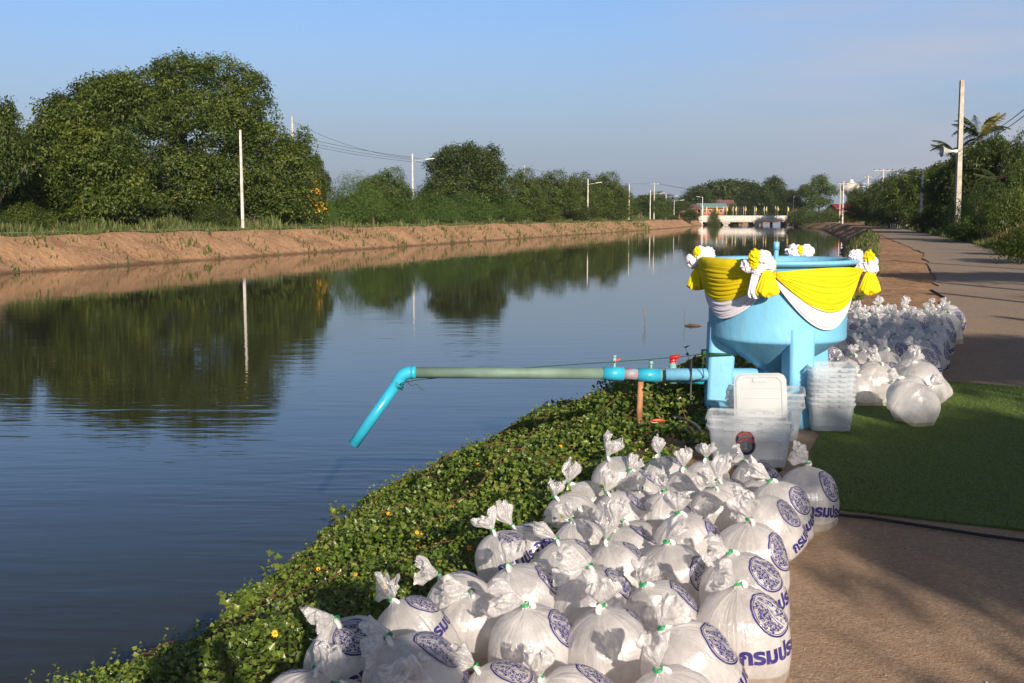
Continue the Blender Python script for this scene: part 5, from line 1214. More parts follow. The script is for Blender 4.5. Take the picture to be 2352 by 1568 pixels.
# ------------------------------------------------------------------ plastic water bags
def bagmat(name, film_alpha, frill=False):
    m, n, b, o = mat(name); v = coord(n, 'Object'); uvn = n.nodes.new('ShaderNodeUVMap'); uvn.uv_map = 'uv'
    sp = n.nodes.new('ShaderNodeSeparateXYZ'); n.links.new(uvn.outputs[0], sp.inputs[0])
    ang = math_(n, 'MULTIPLY', sp.outputs[0], 2*math.pi)
    cb = n.nodes.new('ShaderNodeCombineXYZ'); n.links.new(math_(n, 'COSINE', ang), cb.inputs[0]); n.links.new(math_(n, 'SINE', ang), cb.inputs[1]); n.links.new(math_(n, 'MULTIPLY', sp.outputs[1], .35 if not frill else .5), cb.inputs[2])
    oi = n.nodes.new('ShaderNodeObjectInfo'); cb2 = n.nodes.new('ShaderNodeVectorMath'); cb2.operation = 'ADD'; n.links.new(cb.outputs[0], cb2.inputs[0]); n.links.new(math_(n, 'MULTIPLY', oi.outputs['Random'], 37), cb2.inputs[1])
    vv = n.nodes.new('ShaderNodeVectorMath'); vv.operation = 'ADD'; n.links.new(v, vv.inputs[0]); n.links.new(math_(n, 'MULTIPLY', oi.outputs['Random'], 17), vv.inputs[1]); v = vv.outputs[0]
    pleat = noise(n, cb2.outputs[0], 5 if not frill else 3.5, 5, .6)
    crump = noise(n, v, 20 if not frill else 30, 5, .62, dist=1.2)
    fog = noise(n, v, 7, 5, .6)
    fine = noise(n, v, 130, 3, .6)
    col = ramp(n, fog, [(.3, (.87, .85, .85)), (.7, (.95, .935, .95))])
    if not frill:   # water stands in the lower part: clearer, yellowish
        so = n.nodes.new('ShaderNodeSeparateXYZ'); n.links.new(coord(n, 'Object'), so.inputs[0])
        wl_ = n.nodes.new('ShaderNodeMapRange'); n.links.new(so.outputs[2], wl_.inputs[0]); wl_.inputs[1].default_value = .052; wl_.inputs[2].default_value = .060; wl_.inputs[3].default_value = 1; wl_.inputs[4].default_value = 0
        col = mixc(n, math_(n, 'MULTIPLY', wl_.outputs[0], .7), col, (.72, .65, .50))
    n.links.new(col, b.inputs['Base Color']); b.inputs['Roughness'].default_value = .15 if not frill else .14; b.inputs['Specular IOR Level'].default_value = .6
    p_ = bump(n, pleat, .75, .014 if not frill else .012, None); p_ = bump(n, crump, .7 if frill else .5, .014 if frill else .008, None, p_); p_ = bump(n, fine, .25, .0012, b, p_)
    tl = n.nodes.new('ShaderNodeBsdfTranslucent'); n.links.new(mixc(n, .5, col, (1, .96, .93)), tl.inputs[0]); n.links.new(p_, tl.inputs[1])
    tp = n.nodes.new('ShaderNodeBsdfTransparent')
    m1 = n.nodes.new('ShaderNodeMixShader'); m1.inputs[0].default_value = .48 if not frill else .5
    n.links.new(b.outputs[0], m1.inputs[1]); n.links.new(tl.outputs[0], m1.inputs[2])
    dens = math_(n, 'ADD', math_(n, 'MULTIPLY', math_(n, 'SUBTRACT', fog if not frill else crump, .5), 1.5), film_alpha, True)
    if not frill: dens = math_(n, 'SUBTRACT', dens, math_(n, 'MULTIPLY', wl_.outputs[0], .22), True)
    lw = n.nodes.new('ShaderNodeLayerWeight'); lw.inputs[0].default_value = .4
    dens = math_(n, 'ADD', dens, math_(n, 'MULTIPLY', lw.outputs['Facing'], .35), True)
    gl = n.nodes.new('ShaderNodeBsdfGlossy'); gl.inputs['Roughness'].default_value = .12; n.links.new(p_, gl.inputs['Normal'])
    m2 = n.nodes.new('ShaderNodeMixShader'); n.links.new(dens, m2.inputs[0]); n.links.new(tp.outputs[0], m2.inputs[1]); n.links.new(m1.outputs[0], m2.inputs[2])
    m3 = n.nodes.new('ShaderNodeMixShader'); m3.inputs[0].default_value = .08; n.links.new(m2.outputs[0], m3.inputs[1]); n.links.new(gl.outputs[0], m3.inputs[2]); n.links.new(m3.outputs[0], o.inputs[0])
    return m
M['bag'] = bagmat('bag_film', .70); M['frill'] = bagmat('frill_film', .66, True); M['knot'] = simple('knot_film', (.82, .80, .77), .3, .05, 30, .001)
RP = np.array([0, .45, .76, .88, .95, 1.0, 1.0, .98, .93, .84, .70, .53, .35, .18, .085, .06]); ZP = np.array([.0, .0, .012, .05, .13, .27, .42, .55, .66, .76, .845, .905, .945, .965, .985, 1.02])
TP = np.concatenate([[0], np.cumsum(np.hypot(np.diff(RP), np.diff(ZP)*2.1))]); TP /= TP[-1]
def bagsurf(R, H, off, seed, fat=1.0, corner=None, settle=.16):
    rnd = random.Random(seed); ph = [rnd.uniform(0, 6.28) for _ in range(10)]; k1, k2 = rnd.choice((9, 10, 11)), rnd.choice((17, 19, 21))
    l2, l3 = rnd.uniform(.02, .07), rnd.uniform(.01, .04)
    dz = [0.0]
    def S(th, t, raw=False):
        r = np.interp(t, TP, RP); z = np.interp(t, TP, ZP)
        top = np.clip((z-.50)/.5, 0, 1)**1.3
        r = r*(1+l2*np.sin(2*th+ph[0])*(1-top)+l3*np.sin(3*th+ph[1]+z*2)+.02*np.sin(5*th+ph[2]+4*z))
        r = r*(1+top*(.035*np.sin(k1*th+ph[3]+1.5*z)+.022*np.sin(k2*th+ph[4]+2*z)+.05*np.abs(np.sin(k1*.35*th+ph[5]+z))))
        if corner is not None:
            dth = np.abs((th-corner+math.pi) % (2*math.pi)-math.pi); r = r*(1+.28*np.exp(-(dth/.22)**2)*np.clip(1-z*2.2, 0, 1))
        H0 = 2.15*R; zz = H0*(z+.012*np.sin(2*th+ph[6])*(z > .05)*(1-top)); piv = .75*R; arm = H0-piv
        x = R*fat*r*np.cos(th); y = R*r*np.sin(th)
        a1 = math.asin(max(-.97, min(.97, off[0]/arm))); a2 = math.asin(max(-.97, min(.97, off[1]/arm)))
        # lean the whole bag, then let it settle on the ground
        zc = zz-piv; x, zc = x*math.cos(a1)+zc*math.sin(a1), -x*math.sin(a1)+zc*math.cos(a1)
        y, zc = y*math.cos(a2)+zc*math.sin(a2), -y*math.sin(a2)+zc*math.cos(a2)
        zz = zc+piv-dz[0]
        if raw: return zz
        lo = np.clip(.14*R-zz, 0, None); zz = np.where(zz < .14*R, .14*R*np.exp(-lo/(.14*R)), zz)-.002
        return np.stack([x, y, zz], -1)
    g1, g2 = np.meshgrid(np.linspace(0, 6.28, 25), np.linspace(0, .9, 25)); dz[0] = float(S(g1.ravel(), g2.ravel(), True).min())+settle*R
    return S
def surf_mesh(S, nt_=44, nth=56):
    t = np.linspace(0, 1, nt_+1); th = np.linspace(0, 2*math.pi, nth+1)
    TT, HH = np.meshgrid(t, th, indexing='ij'); P = S(HH.ravel(), TT.ravel())
    i = np.arange(nt_)[:, None]*(nth+1)+np.arange(nth)[None]
    q = np.stack([i, i+1, i+nth+2, i+nth+1], -1).reshape(-1, 4)
    return mesh(P, q, uv=np.stack([HH.ravel()/(2*math.pi), TT.ravel()], -1))
def frill_mesh(dirv, Lf, Rf, seed):
    rnd = random.Random(seed); ph = [rnd.uniform(0, 6.28) for _ in range(8)]
    d = Vector(dirv).normalized(); a = d.orthogonal().normalized(); b = d.cross(a); rot = rnd.uniform(0, 6.28)
    a, b = a*math.cos(rot)+b*math.sin(rot), b*math.cos(rot)-a*math.sin(rot)
    nt_, nth = 22, 72; v = []; uv = []; f = []; flat = rnd.uniform(.5, .85)
    for i in range(nt_+1):
        t = i/nt_
        for k in range(nth+1):
            th = 2*math.pi*k/nth
            r = .009+Rf*(math.sin(min(1, t*1.05)*math.pi*.5)**1.25)
            r *= 1+(.25+.75*t)*(.20*math.sin(4*th+ph[0])+.20*math.sin(8*th+ph[1]+2*t)+.16*math.sin(15*th+ph[2]))
            ed = 1+.16*math.sin(2*th+ph[3])+.10*math.sin(5*th+ph[4])+.05*math.sin(11*th+ph[6])
            if t > .7: r *= 1-.5*((t-.7)/.3)**1.5*(.5+.5*math.sin(3*th+ph[5]))
            h = Lf*t*ed
            p = a*(r*math.cos(th))+b*(r*flat*math.sin(th))+d*h
            nv = mnoise.noise_vector(Vector((p.x*26+seed, p.y*26, p.z*26)))*(.013*t)
            v.append(tuple(p+nv)); uv.append((k/nth, t))
    for i in range(nt_):
        for k in range(nth): q = i*(nth+1)+k; f.append([q, q+1, q+nth+2, q+nth+1])
    return mesh(v, np.array(f), uv=uv)
def print_mesh(S, th0, t0, R, H, size, text=True, rot=0.0, seal_=True, lo=False, texth=None):
    """wrap the artwork round the bag: small steps along angle and meridian"""
    th = np.array([th0]); 
    tg = np.linspace(0, 1, 400); pr = S(np.full(400, th0), tg); arc = np.concatenate([[0], np.cumsum(np.linalg.norm(np.diff(pr, axis=0), axis=1))])
    a0 = np.interp(t0, tg, arc); V = []; Fc = []
    def put(v2, f2):
        a = v2[:, 0]*math.cos(rot)-v2[:, 1]*math.sin(rot); c = v2[:, 0]*math.sin(rot)+v2[:, 1]*math.cos(rot)
        tt = np.interp(a0+c, arc, tg); rl = np.interp(tt, TP, RP)*R; r0 = max(.35*R, float(np.interp(t0, TP, RP))*R)
        hh = th0+a/np.maximum(.5*(rl+r0), .3*R)
        e = 1e-3; P = S(hh, tt); dT = S(hh+e, tt)-P; dU = S(hh, np.minimum(tt+e, .999))-P; nn = np.cross(dT, dU); nn /= np.maximum(np.linalg.norm(nn, axis=1, keepdims=True), 1e-9)
        b_ = len(V); V.extend((P+nn*.0022).tolist()); Fc.extend([[i+b_ for i in q] for q in f2])
    if seal_: put(SEAL[0]*size, SEAL[1])
    if text: put(TXT[0]*size*.86+np.array([0, -size*1.85]), TXT[1])
    return mesh(V, Fc)
BAGN = [0]
def finish_bag(t, S, R, H, off, fd, Lf, Rf, seed, pr, band='green_band', frillseed=None):
    part('film_body', surf_mesh(S), M['bag'], t)
    pk = S(np.linspace(0, 6.28, 9)[:8], np.full(8, .997)).mean(0); pk0 = S(np.linspace(0, 6.28, 9)[:8], np.full(8, .93)).mean(0); neck = Vector(pk.tolist()); nd = (neck-Vector(pk0.tolist())).normalized(); fdv = Vector(fd).normalized()
    part('gathered_top', frill_mesh(fdv, Lf, Rf, seed), M['frill'], t, tuple(neck+nd*.012))
    rnd = random.Random(seed+5); side = fdv.cross(Vector((0, 0, 1))); side = side.normalized() if side.length > .1 else Vector((1, 0, 0)); sd = side*rnd.choice((-1, 1))+Vector((.5, -.8, 0)); sd.normalize(); s = R/.14
    # folded neck tail: a small curled nub caught in the band
    q = [neck-nd*.006, neck+sd*.012*s+nd*.006, neck+sd*.026*s+nd*.002, neck+sd*.030*s-nd*.008, neck+sd*.020*s-nd*.014]
    part('knot', MB().tube(smoothp(q, 4), .0075*s, 9).mesh(), M['knot'], t)
    a = nd.orthogonal().normalized(); b = nd.cross(a); c = neck+nd*.004
    ring = MB()
    for k in range(2): ring.tube([c+nd*(.004*k)+(a*math.cos(u)+b*math.sin(u))*(.0125*s) for u in np.linspace(0, 6.28, 15)], .0028*s, 6, False)
    ring.tube([c+sd*.008*s, c+sd*.018*s+nd*.005], .004*s, 6)
    part('rubber_band', ring.mesh(), M[band], t)
    if pr: part('printed_emblem', pr, M['ink'], t, smooth=False)
def nearbag(c, r, n, tip, em, label, text=True, conv='B', rot=0.0, band='green_band', seed=None, group='knotted plastic bags of water in the near pile', esize=.080, corner=None, fat=1.0, lift=0.0, settle=.16):
    cv = {'A': lambda p: (531.3+p[0]*.3012, 1121.7+p[1]*.3012), 'B': lambda p: (1121.7+p[0]*.36, 1003.6+p[1]*.36), 'C': lambda p: (1771.2+p[0]*.247, 649.4+p[1]*.247)}[conv]
    sc_ = {'A': .3012, 'B': .36, 'C': .247}[conv]
    cc, nn, tt = cv(c), cv(n), cv(tip); rp_ = r*sc_; BAGN[0] += 1; seed = seed or BAGN[0]*3+1
    R = .14; H = .30
    for _ in range(6):
        N0 = G(nn[0], nn[1], H+lift); dcam = cdepth(N0); R = rp_*dcam/F; R = min(max(R, .115), .20)
        R *= 1.15; xc = (cc[0]-1176)*dcam/F; dx = N0.x-xc; dx = max(-R*1.2, min(R*1.2, dx))
        H = float(bagsurf(R, .3, (dx, 0), seed, fat, None, settle)(np.linspace(0, 6, 8), np.full(8, .997))[:, 2].mean())
    rnd = random.Random(seed); dy = rnd.uniform(-.03, .02)
    cen = Vector((N0.x-dx, N0.y-dy, lift)); off = (dx, dy)
    Tp = D(tt[0], tt[1], N0.y+rnd.uniform(-.02, .03)); fd = Tp-N0; Lf = min(max(fd.length*1.0, .07), .115); fd = fd.normalized()+Vector((0, rnd.uniform(-.25, .1), .12))
    t = thing('water_bag', label, 'water bag', cen, 0, group)
    S = bagsurf(R, H, off, seed, fat, corner, settle)
    pr = None
    if em is not None:
        ee = cv(em); best = None
        for th in np.linspace(-math.pi, math.pi, 73):
            for tv in np.linspace(.25, .84, 25):
                P = S(np.array([th, th+.01, th]), np.array([tv, tv, tv+.01])); nrm = np.cross(P[1]-P[0], P[2]-P[0]); nrm /= max(1e-9, np.linalg.norm(nrm))
                w_ = P[0]+np.array(cen); view = np.array([0, 0, CH])-w_; view /= np.linalg.norm(view)
                if nrm @ view < .05: continue
                px, py = proj(w_); dd = math.hypot(px-ee[0], py-ee[1])
                if best is None or dd < best[0]: best = (dd, th, tv)
        pr = print_mesh(S, best[1], best[2], R, H, esize*R/.152*rnd.uniform(.93, 1.05), text, rot+rnd.uniform(-.22, .16))
    finish_bag(t, S, R, H, off, fd, Lf, (.046 if conv != 'C' else .042)*R/.145*rnd.uniform(.85, 1.2), seed, pr, band)
    return t
nb = nearbag
nb((860, 150), 155, (765, 130), (820, 20), (955, 115), 'rearmost bag at the left of the near pile, top sticking up against the plants')
nb((1145, 165), 135, (1090, 120), (1085, 30), (1228, 100), 'second bag from the left in the rear row, with a small twisted top', False)
nb((1278, 270), 148, (1250, 200), (1250, 100), (1408, 275), 'bag with a round puffed top, directly left of the bag hiding under the clear boxes', False)
nb((1400, 205), 105, (1390, 145), (1390, 80), None, 'bag whose balled top stands just left of the boxes with round stickers')
nb((1740, 205), 120, (1640, 150), (1590, 130), (1790, 190), 'bag pressed against the front of the stickered boxes, emblem tilting right', False)
nb((1560, 320), 130, (1465, 275), (1510, 140), (1630, 300), 'bag with a big fan-shaped top in front of the clear boxes', False)
nb((2040, 365), 172, (2035, 175), (1935, 115), (2192, 310), 'rightmost bag of the near pile, alone at the corner of the turf')
nb((1880, 420), 170, (1800, 280), (1660, 215), (1998, 400), 'bag with a large top flopped to the left, in front of the lone rightmost bag')
nb((1450, 430), 125, (1445, 330), (1350, 270), None, 'bag with crumpled top and no emblem in view, below the fan-topped bag')
nb((1155, 430), 155, (1125, 350), (1080, 255), (1272, 395), 'bag with a heart-shaped top in the second row', False)
nb((975, 250), 130, (905, 215), (960, 150), (1060, 225), 'bag squeezed between the rearmost bags, emblem at its right shoulder', False)
nb((650, 275), 130, (520, 300), (550, 180), None, 'clear bag leaning left at the edge of the plants, top with two ears')
nb((865, 400), 148, (760, 355), (800, 235), (975, 370), 'bag with a tall flared top, two places left of the heart-topped bag')
nb((570, 420), 160, (430, 385), (455, 300), None, 'misted bag without emblem leaning left over the plants')
nb((310, 560), 155, (160, 565), (80, 450), (300, 488), 'bag lying far left with its emblem facing up and a rose-like top', conv='B', rot=-.1)
nb((620, 555), 140, (535, 535), (500, 480), (690, 515), 'bag with a tiny curled top in the third row from behind', )
nb((1825, 520), 172, (1668, 395), (1590, 400), (1925, 480), 'bag with a crinkled top, behind the widest round bag at the right edge')
nb((1290, 610), 185, (1215, 490), (1210, 415), (1447, 590), 'bag in the middle of the pile with a ruffled low top above a bright glint', False)
nb((930, 600), 170, (815, 575), (815, 430), (1030, 560), 'bag with a bushy top in the centre left of the pile')
nb((130, 690), 150, (35, 600), (-10, 540), (160, 640), 'bag low at the far left edge, partly under the rose-topped bag')
nb((1682, 690), 210, (1665, 530), (1595, 410), (1882, 725), 'widest round bag near the right edge, with deep pleats round its knot', False)
nb((530, 740), 180, (440, 660), (300, 600), (645, 700), 'bag with its top blown out to the left, mottled with droplets', False)
nb((850, 770), 180, (755, 660), (770, 520), (955, 720), 'bag with the tall fluffy top in the middle left of the pile')
nb((1200, 830), 200, (1140, 675), (1240, 565), (1365, 865), 'bag in the centre with a top leaning right and emblem on its right flank', False)
nb((1650, 880), 232, (1540, 740), (1410, 735), (1790, 850), 'bag at the right edge with its small top pointing left, emblem fully in view')
nb((250, 930), 225, (130, 825), (175, 700), (420, 900), 'bag at the left with an upright narrow top and white specks', False)
nb((715, 1010), 245, (645, 835), (460, 840), (880, 930), 'bag with a very large top swept to the left, green band in view')
nb((1150, 1070), 228, (995, 945), (1030, 810), (1280, 1000), 'bag with a crown-like top pointing up, left of the tall bag at the right edge', False)
nb((1630, 1230), 262, (1590, 940), (1450, 915), (1810, 1120), 'tall bag standing at the right edge with its side reaching the bare ground')
nb((300, 1240), 255, (235, 1080), (30, 1075), (500, 1205), 'bag with a wide white top swept left over its neighbour', False)
nb((795, 1310), 262, (722, 1080), (735, 920), (1025, 1155), 'big bag in front centre with a broad fan top standing over its knot', False)
nb((1345, 1370), 262, (1115, 1222), (1210, 1070), (1480, 1300), 'bag in front right with a spiky top and an emblem running down its side')
nb((1235, 1640), 280, (1090, 1495), (1060, 1310), None, 'nearest bag at the bottom edge, only its shoulder and tall top showing')
nb((150, 1530), 190, (-75, 1462), (-160, 1440), (150, 1465), 'bottom-edge bag with its emblem facing the camera and a small top at left', False)
nb((640, 1590), 235, (350, 1540), (340, 1385), (715, 1480), 'bag at the bottom edge with a narrow upright top left of its emblem', False)
nb((980, 1210), 330, (800, 1010), (650, 1090), (955, 1095), 'bag at the left front with a torn star-shaped top', conv='A', seed=201)
nb((1480, 1290), 370, (1205, 1135), (1060, 1190), (1580, 1190), 'large bag at the left front with the clearest emblem facing the camera', conv='A', seed=202)
nb((1440, 910), 255, (1230, 850), (1215, 790), (1470, 850), 'bag leaning left over the plants with a large clear emblem on top', conv='A')
nb((1810, 680), 240, (1590, 670), (1440, 650), (1880, 605), 'bag lying on its side towards the plants with its top at the left', conv='A')
nb((1850, 1010), 210, (1830, 800), (1640, 850), None, 'narrow bag with a swept top between the two large emblem bags', conv='A')
nb((500, 1500), 250, (640, 1380), (740, 1290), (520, 1400), 'leftmost bag at the bottom edge, emblem half hidden by a crumpled top', False, conv='A')
nb((860, 1640), 250, (800, 1500), (760, 1290), None, 'bag below the bottom edge, its open crumpled top rising at the left corner', conv='A')
nb((1090, 1620), 200, (1200, 1560), (1250, 1500), None, 'bag at the very bottom with only a smooth shoulder in view', conv='A')
nb((1450, 1700), 220, (1385, 1500), (1350, 1380), None, 'bag under the bottom edge with a small pointed top beside the large emblem', conv='A')
# low bags wedged into the gaps of the pile
near_ = [o for o in C.objects if o.name.startswith('water_bag')]; rnd = random.Random(3); gapn = 0
GW = ['one', 'two', 'three', 'four', 'five', 'six', 'seven', 'eight', 'nine', 'ten', 'eleven', 'twelve', 'thirteen', 'fourteen', 'fifteen', 'sixteen', 'seventeen', 'eighteen', 'nineteen', 'twenty']
for yy in np.arange(3.7, 6.3, .06):
    for xx in np.arange(-1.2, 1.6, .06):
        lo = -1.42+.36*yy; hi = -.02+.245*yy
        if not (lo < xx < hi): continue
        if min(math.hypot(xx-o.location.x, yy-o.location.y) for o in near_) < .222 or gapn >= 20: continue
        t = thing('water_bag', 'low bag wedged in a gap of the near pile, number %s counted from the front' % GW[gapn], 'water bag', (xx, yy, 0), 0, 'knotted plastic bags of water in the near pile')
        R = rnd.uniform(.115, .13); off = (rnd.uniform(-.09, .02), rnd.uniform(-.04, .03)); S = bagsurf(R, .3, off, 900+gapn, 1.0, None, .3)
        finish_bag(t, S, R, .3, off, (rnd.uniform(-1, .3), rnd.uniform(-.4, .2), .9), .06, .030, 900+gapn, None); near_.append(t); gapn += 1
print('GAPS', gapn)
# front bags of the far pile, standing on the turf
fg = 'knotted plastic bags of water in the far pile'
nb((1325, 1120), 160, (1475, 990), (1540, 930), None, 'wide clear bag sagging on the turf before the far pile, knot at right', conv='C', band='knot', group=fg, corner=-.2, seed=301, fat=1.22, settle=.38)
nb((1345, 940), 180, (1200, 885), (1115, 880), None, 'bag lying with its knot to the left just behind the wide sagging bag', conv='C', band='knot', group=fg)
nb((1440, 850), 170, (1325, 740), (1375, 650), None, 'bag without emblem at the right front corner of the far pile', conv='C', band='knot', group=fg, corner=-.3)
nb((970, 980), 168, (1015, 750), (920, 690), None, 'tall clear bag beside the nested box stack on the turf', conv='C', band='green_band', group=fg, seed=305)
nb((835, 1080), 110, (800, 860), (790, 800), None, 'narrow bag squeezed behind the nested box stack', conv='C', band='knot', group=fg, corner=-.5)
nb((870, 740), 135, (850, 628), (870, 570), (935, 640), 'bag with a split double top in the front rows of the far pile', False, conv='C', group=fg)
nb((650, 800), 115, (600, 705), (630, 650), (700, 620), 'bag with a feathery top just behind the nested box stack', False, conv='C', group=fg)
nb((1120, 800), 115, (1020, 745), (960, 690), (1170, 770), 'bag in the second row of the far pile with its emblem pointing at the turf', conv='C', group=fg)
nb((1090, 720), 100, (1015, 680), (1070, 590), (1170, 700), 'bag with a rounded leaf-like top in the third row of the far pile', False, conv='C', group=fg)
nb((600, 640), 100, (560, 600), (560, 570), (710, 610), 'bag half hidden behind the right tank leg, emblem at its right side', False, conv='C', group=fg)
# the far pile: prototypes with prints, then copies in rows
PB = []
for k in range(7):
    seed = 400+k*3; R = .150; rnd = random.Random(seed); off = (rnd.uniform(-.10, .02), rnd.uniform(-.05, .03)); H = 2.1*R-.4*abs(off[0])
    S = bagsurf(R, H, off, seed, 1.0, rnd.uniform(-.9, .2) if k % 2 else None)
    t = thing('water_bag', 'x', 'water bag', (0, 0, 0), 0, fg)
    pr = print_mesh(S, rnd.uniform(-.75, -.15), rnd.uniform(.56, .66), R, H, .078, k % 2 == 0)
    fd = (rnd.uniform(-1, .4), rnd.uniform(-.4, .3), 1)
    finish_bag(t, S, R, H, off, fd, rnd.uniform(.05, .08), rnd.uniform(.028, .038), seed, pr)
    PB.append(t)
used = [False]*7
rnd = random.Random(12)
rowname = ['first', 'second', 'third', 'fourth', 'fifth', 'sixth', 'seventh', 'eighth', 'ninth', 'tenth', 'eleventh', 'twelfth', 'thirteenth', 'fourteenth', 'fifteenth', 'sixteenth', 'seventeenth', 'eighteenth', 'nineteenth', 'twentieth', 'twenty-first', 'twenty-second', 'twenty-third', 'twenty-fourth']
NR = 17; allb = [o for o in C.objects if o.name.startswith('water_bag') and o.location.y > 7.5 and o not in PB]
for r in range(NR):
    y = 9.8+(15.7-9.8)*r/(NR-1); xr_ = 3.86+(6.42-3.86)*(y-10)/5.6; nn_ = 6 if r > 2 else 5
    for c in range(nn_):
        if r == 0 and c > 1: continue
        x = xr_-.17-c*.33+rnd.uniform(-.03, .03)+(r % 2)*.07*(1 if c else 0); yy = y+rnd.uniform(-.06, .06)-.10*c*0
        if any((x-o.location.x)**2+(yy-o.location.y)**2 < .23**2 for o in allb): continue
        k = rnd.randrange(7)
        if not used[k]: used[k] = True; t = PB[k]
        else: t = copy_tree(PB[k])
        t.location = (x, yy, 0); t.rotation_euler = (0, 0, rnd.uniform(-.45, .35)); s_ = rnd.uniform(1.08, 1.26); t.scale = (s_, s_, s_*rnd.uniform(.95, 1.1))
        t['label'] = 'bag of the far pile: %s row counting from the back, %s from the right edge' % (rowname[NR-1-r], ['first', 'second', 'third', 'fourth', 'fifth', 'sixth'][c])
        t['group'] = fg
for k in range(7):
    if not used[k]: PB[k].location = (5.2, 14.2, .25)
# pale plastic bags glimpsed between the legs of the tank
# ------------------------------------------------------------------ photographer, and an added unseen figure that widens the shadow on the plants
def person(loc, yaw, label, raise_=True, hat=False):
    root = thing('person', label, 'person', loc, yaw)
    me = bpy.data.meshes.new('body')
    J = dict(pel=(0, 0, .95), sp=(0, .01, 1.15), ch=(0, .0, 1.36), nk=(0, 0, 1.50), hd=(0, -.01, 1.60), ht=(0, 0, 1.70))
    for s, k in ((-1, 'l'), (1, 'r')):
        J['hip'+k] = (s*.10, 0, .92); J['kn'+k] = (s*.12, -.02, .50); J['an'+k] = (s*.13, .03, .09); J['to'+k] = (s*.15, -.14, .04)
        J['sh'+k] = (s*.19, 0, 1.42)
        if raise_: J['el'+k] = (s*.27, -.16, 1.22); J['wr'+k] = (s*.10, -.27, 1.50); J['ha'+k] = (s*.06, -.30, 1.57)
        else: J['el'+k] = (s*.25, .02, 1.14); J['wr'+k] = (s*.26, -.06, .90); J['ha'+k] = (s*.26, -.08, .82)
    names = list(J); idx = {n_: i for i, n_ in enumerate(names)}
    E = [('pel', 'sp'), ('sp', 'ch'), ('ch', 'nk'), ('nk', 'hd'), ('hd', 'ht')]
    for k in 'lr': E += [('pel', 'hip'+k), ('hip'+k, 'kn'+k), ('kn'+k, 'an'+k), ('an'+k, 'to'+k), ('ch', 'sh'+k), ('sh'+k, 'el'+k), ('el'+k, 'wr'+k), ('wr'+k, 'ha'+k)]
    me.from_pydata([J[n_] for n_ in names], [(idx[a], idx[b_]) for a, b_ in E], [])
    o = bpy.data.objects.new('body', me); link(o, root); sk = o.modifiers.new('skin', 'SKIN'); o.modifiers.new('sub', 'SUBSURF').levels = 2
    o.modifiers['sub'].render_levels = 2
    rad = dict(pel=.155, sp=.14, ch=.165, nk=.058, hd=.095, ht=.075, hip=.10, kn=.065, an=.045, to=.04, sh=.07, el=.045, wr=.032, ha=.035)
    if not me.skin_vertices: me.attributes.new
    for n_ in names:
        r = rad.get(n_, rad.get(n_[:-1], .05)); me.skin_vertices[0].data[idx[n_]].radius = (r, r*(.8 if n_ in ('pel', 'sp', 'ch') else 1))
    me.skin_vertices[0].data[idx['pel']].use_root = True
    me.materials.append(M['shirt'])
    part('hair', MB().lathe([(.10, -.02), (.108, .05), (.09, .11), (.05, .145), (0, .15)], 16, (0, .02, 1.60)).mesh(), M['dark_gap'], root)
    return root
pg = person((-.12, -.38, 0), math.pi, 'photographer standing behind the camera, casting a shadow on the plants at lower left')
pb = person((.42, .06, 0), math.pi+.2, 'unseen figure added beside the photographer to widen the shadow on the plants', False)
# ------------------------------------------------------------------ trees and poles right of the frame, known by their shadows on the road
def offtree(x, y, s, sz, key, label):
    cme, tme = PR[key]; t = thing('tree', label, 'tree', (x, y, 0), x, 'trees right of the frame shading the road'); t.scale = (s, s, sz)
    for nm, me, mm in (('crown', cme, KEYLEAF[key]), ('trunk', tme, 'bark')):
        if not me.materials: me.materials.append(M[mm])
        link(bpy.data.objects.new(nm, me), t)
def umbrella_tree(x, y, zc, rx, ry, rz_, label, seed, nc=330):
    t = thing('tree', label, 'tree', (x, y, 0), 0, 'trees right of the frame shading the road')
    bl = [(-rx*.55, 0, zc, rx*.5, ry, rz_), (0, .3, zc+.1, rx*.5, ry, rz_), (rx*.55, -.2, zc-.1, rx*.5, ry, rz_), (rx*.95, .4, zc+.1, rx*.4, ry*.8, rz_)]
    v, f, t_ = crown(bl, nc, 24, .20, .32, seed, inner=.5); part('crown', mesh(v, f, tone=t_), M['leaf_mid'], t, smooth=False)
    part('trunk', trunk_mesh(zc, .13, seed, 6, 2.0), M['bark'], t)
umbrella_tree(7.9, -7.1, 4.9, 2.9, 1.2, .55, 'flat-crowned roadside tree behind the camera, shading the turf', 61, 1100)
umbrella_tree(10.9, -3.8, 6.1, 3.2, .9, .45, 'second flat-crowned roadside tree behind the camera, further right', 62, 800)
umbrella_tree(15.6, 17.4, 4.7, 2.2, .8, .4, 'small flat-crowned tree right of the frame', 63, 420)
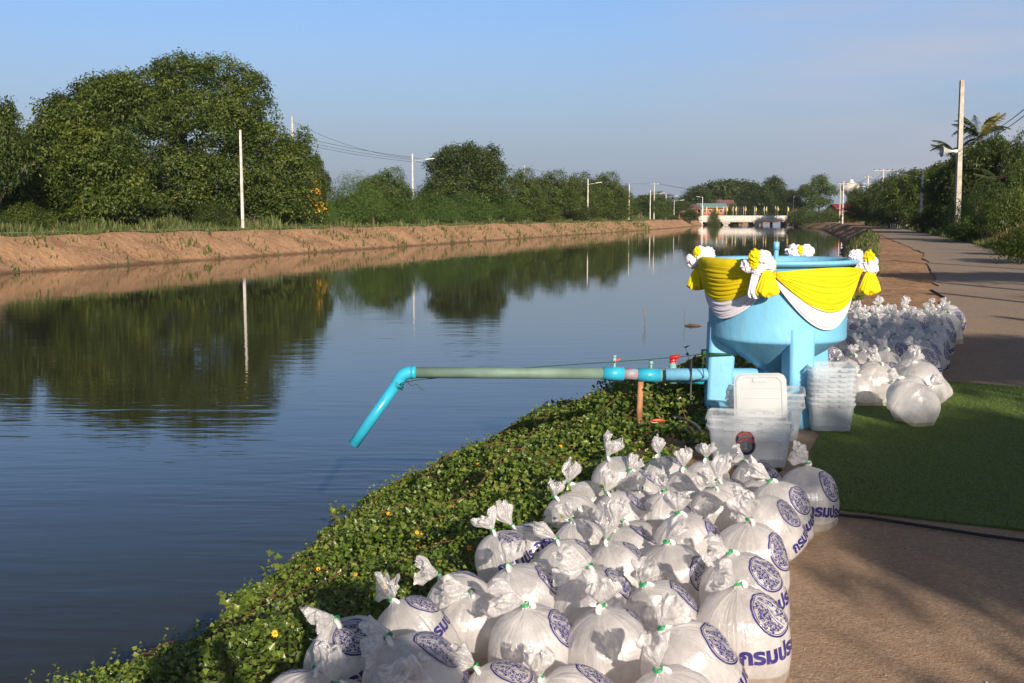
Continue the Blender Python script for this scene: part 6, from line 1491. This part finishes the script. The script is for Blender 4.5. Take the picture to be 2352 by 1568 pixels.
offtree(16.5, 1.0, .7, .95, 'airy', 'airy roadside tree outside the right edge of the picture')
offtree(23.0, 14.0, .9, .8, 'broad', 'roadside tree right of the frame shading the dirt shoulder')
offtree(36, 34.0, 1.0, .9, 'airy', 'roadside tree right of the frame near the creeper mound')
for k, (x, y, h) in enumerate([(13.6, 6.2, 6.5), (15.2, 9.4, 7.0), (12.2, 1.6, 6.0), (19.5, 19.5, 8), (27, 33, 8)]):
    t = thing('utility_pole', ['plain pole right of the frame throwing a thin shadow over the road', 'second plain pole right of the frame', 'pole right of the frame nearest to the camera', 'pole right of the frame beyond the turf', 'farthest pole right of the frame'][k], 'pole', (x, y, 0), 0, 'concrete poles outside the right edge')
    part('shaft', MB().tube([(0, 0, -.3), (0, 0, h)], [.16, .11], 8).mesh(), M['concrete'], t)
# stray stones and dead leaves on the road
rk = MB(); rnd = random.Random(44)
for k in range(420):
    y = rnd.uniform(3.6, 16)**1; x = SL*y+rnd.uniform(-.2, 4.5); r = rnd.uniform(.002, .007)
    if inpoly(x, y, pl): continue
    tmp = MB().lathe([(0, -r*.3), (r, 0), (r*.7, r*.6), (0, r*.8)], 6, (x, y, .009)); rk.add(tmp.v, tmp.f)
tag(part('gravel', rk.mesh(), simple('stone', (.40, .36, .31), .9, .3, 20)), 'scattered grit and small stones on the road', 'gravel', kind='stuff')
# ------------------------------------------------------------------ haze
if HAZE:
    hb = MB().box((200, 1400, 44), (5800, 3300, 100))
    m = bpy.data.materials.new('haze'); m.use_nodes = True; nt_ = m.node_tree
    for nd_ in list(nt_.nodes):
        if nd_.type == 'BSDF_PRINCIPLED': nt_.nodes.remove(nd_)
    pv = nt_.nodes.new('ShaderNodeVolumePrincipled'); pv.inputs['Color'].default_value = (.75, .84, 1, 1); pv.inputs['Density'].default_value = HAZE; pv.inputs['Anisotropy'].default_value = .3
    nt_.links.new(pv.outputs[0], nt_.nodes['Material Output'].inputs['Volume'])
    tag(part('haze', hb.mesh(), m, smooth=False), kind='stuff')
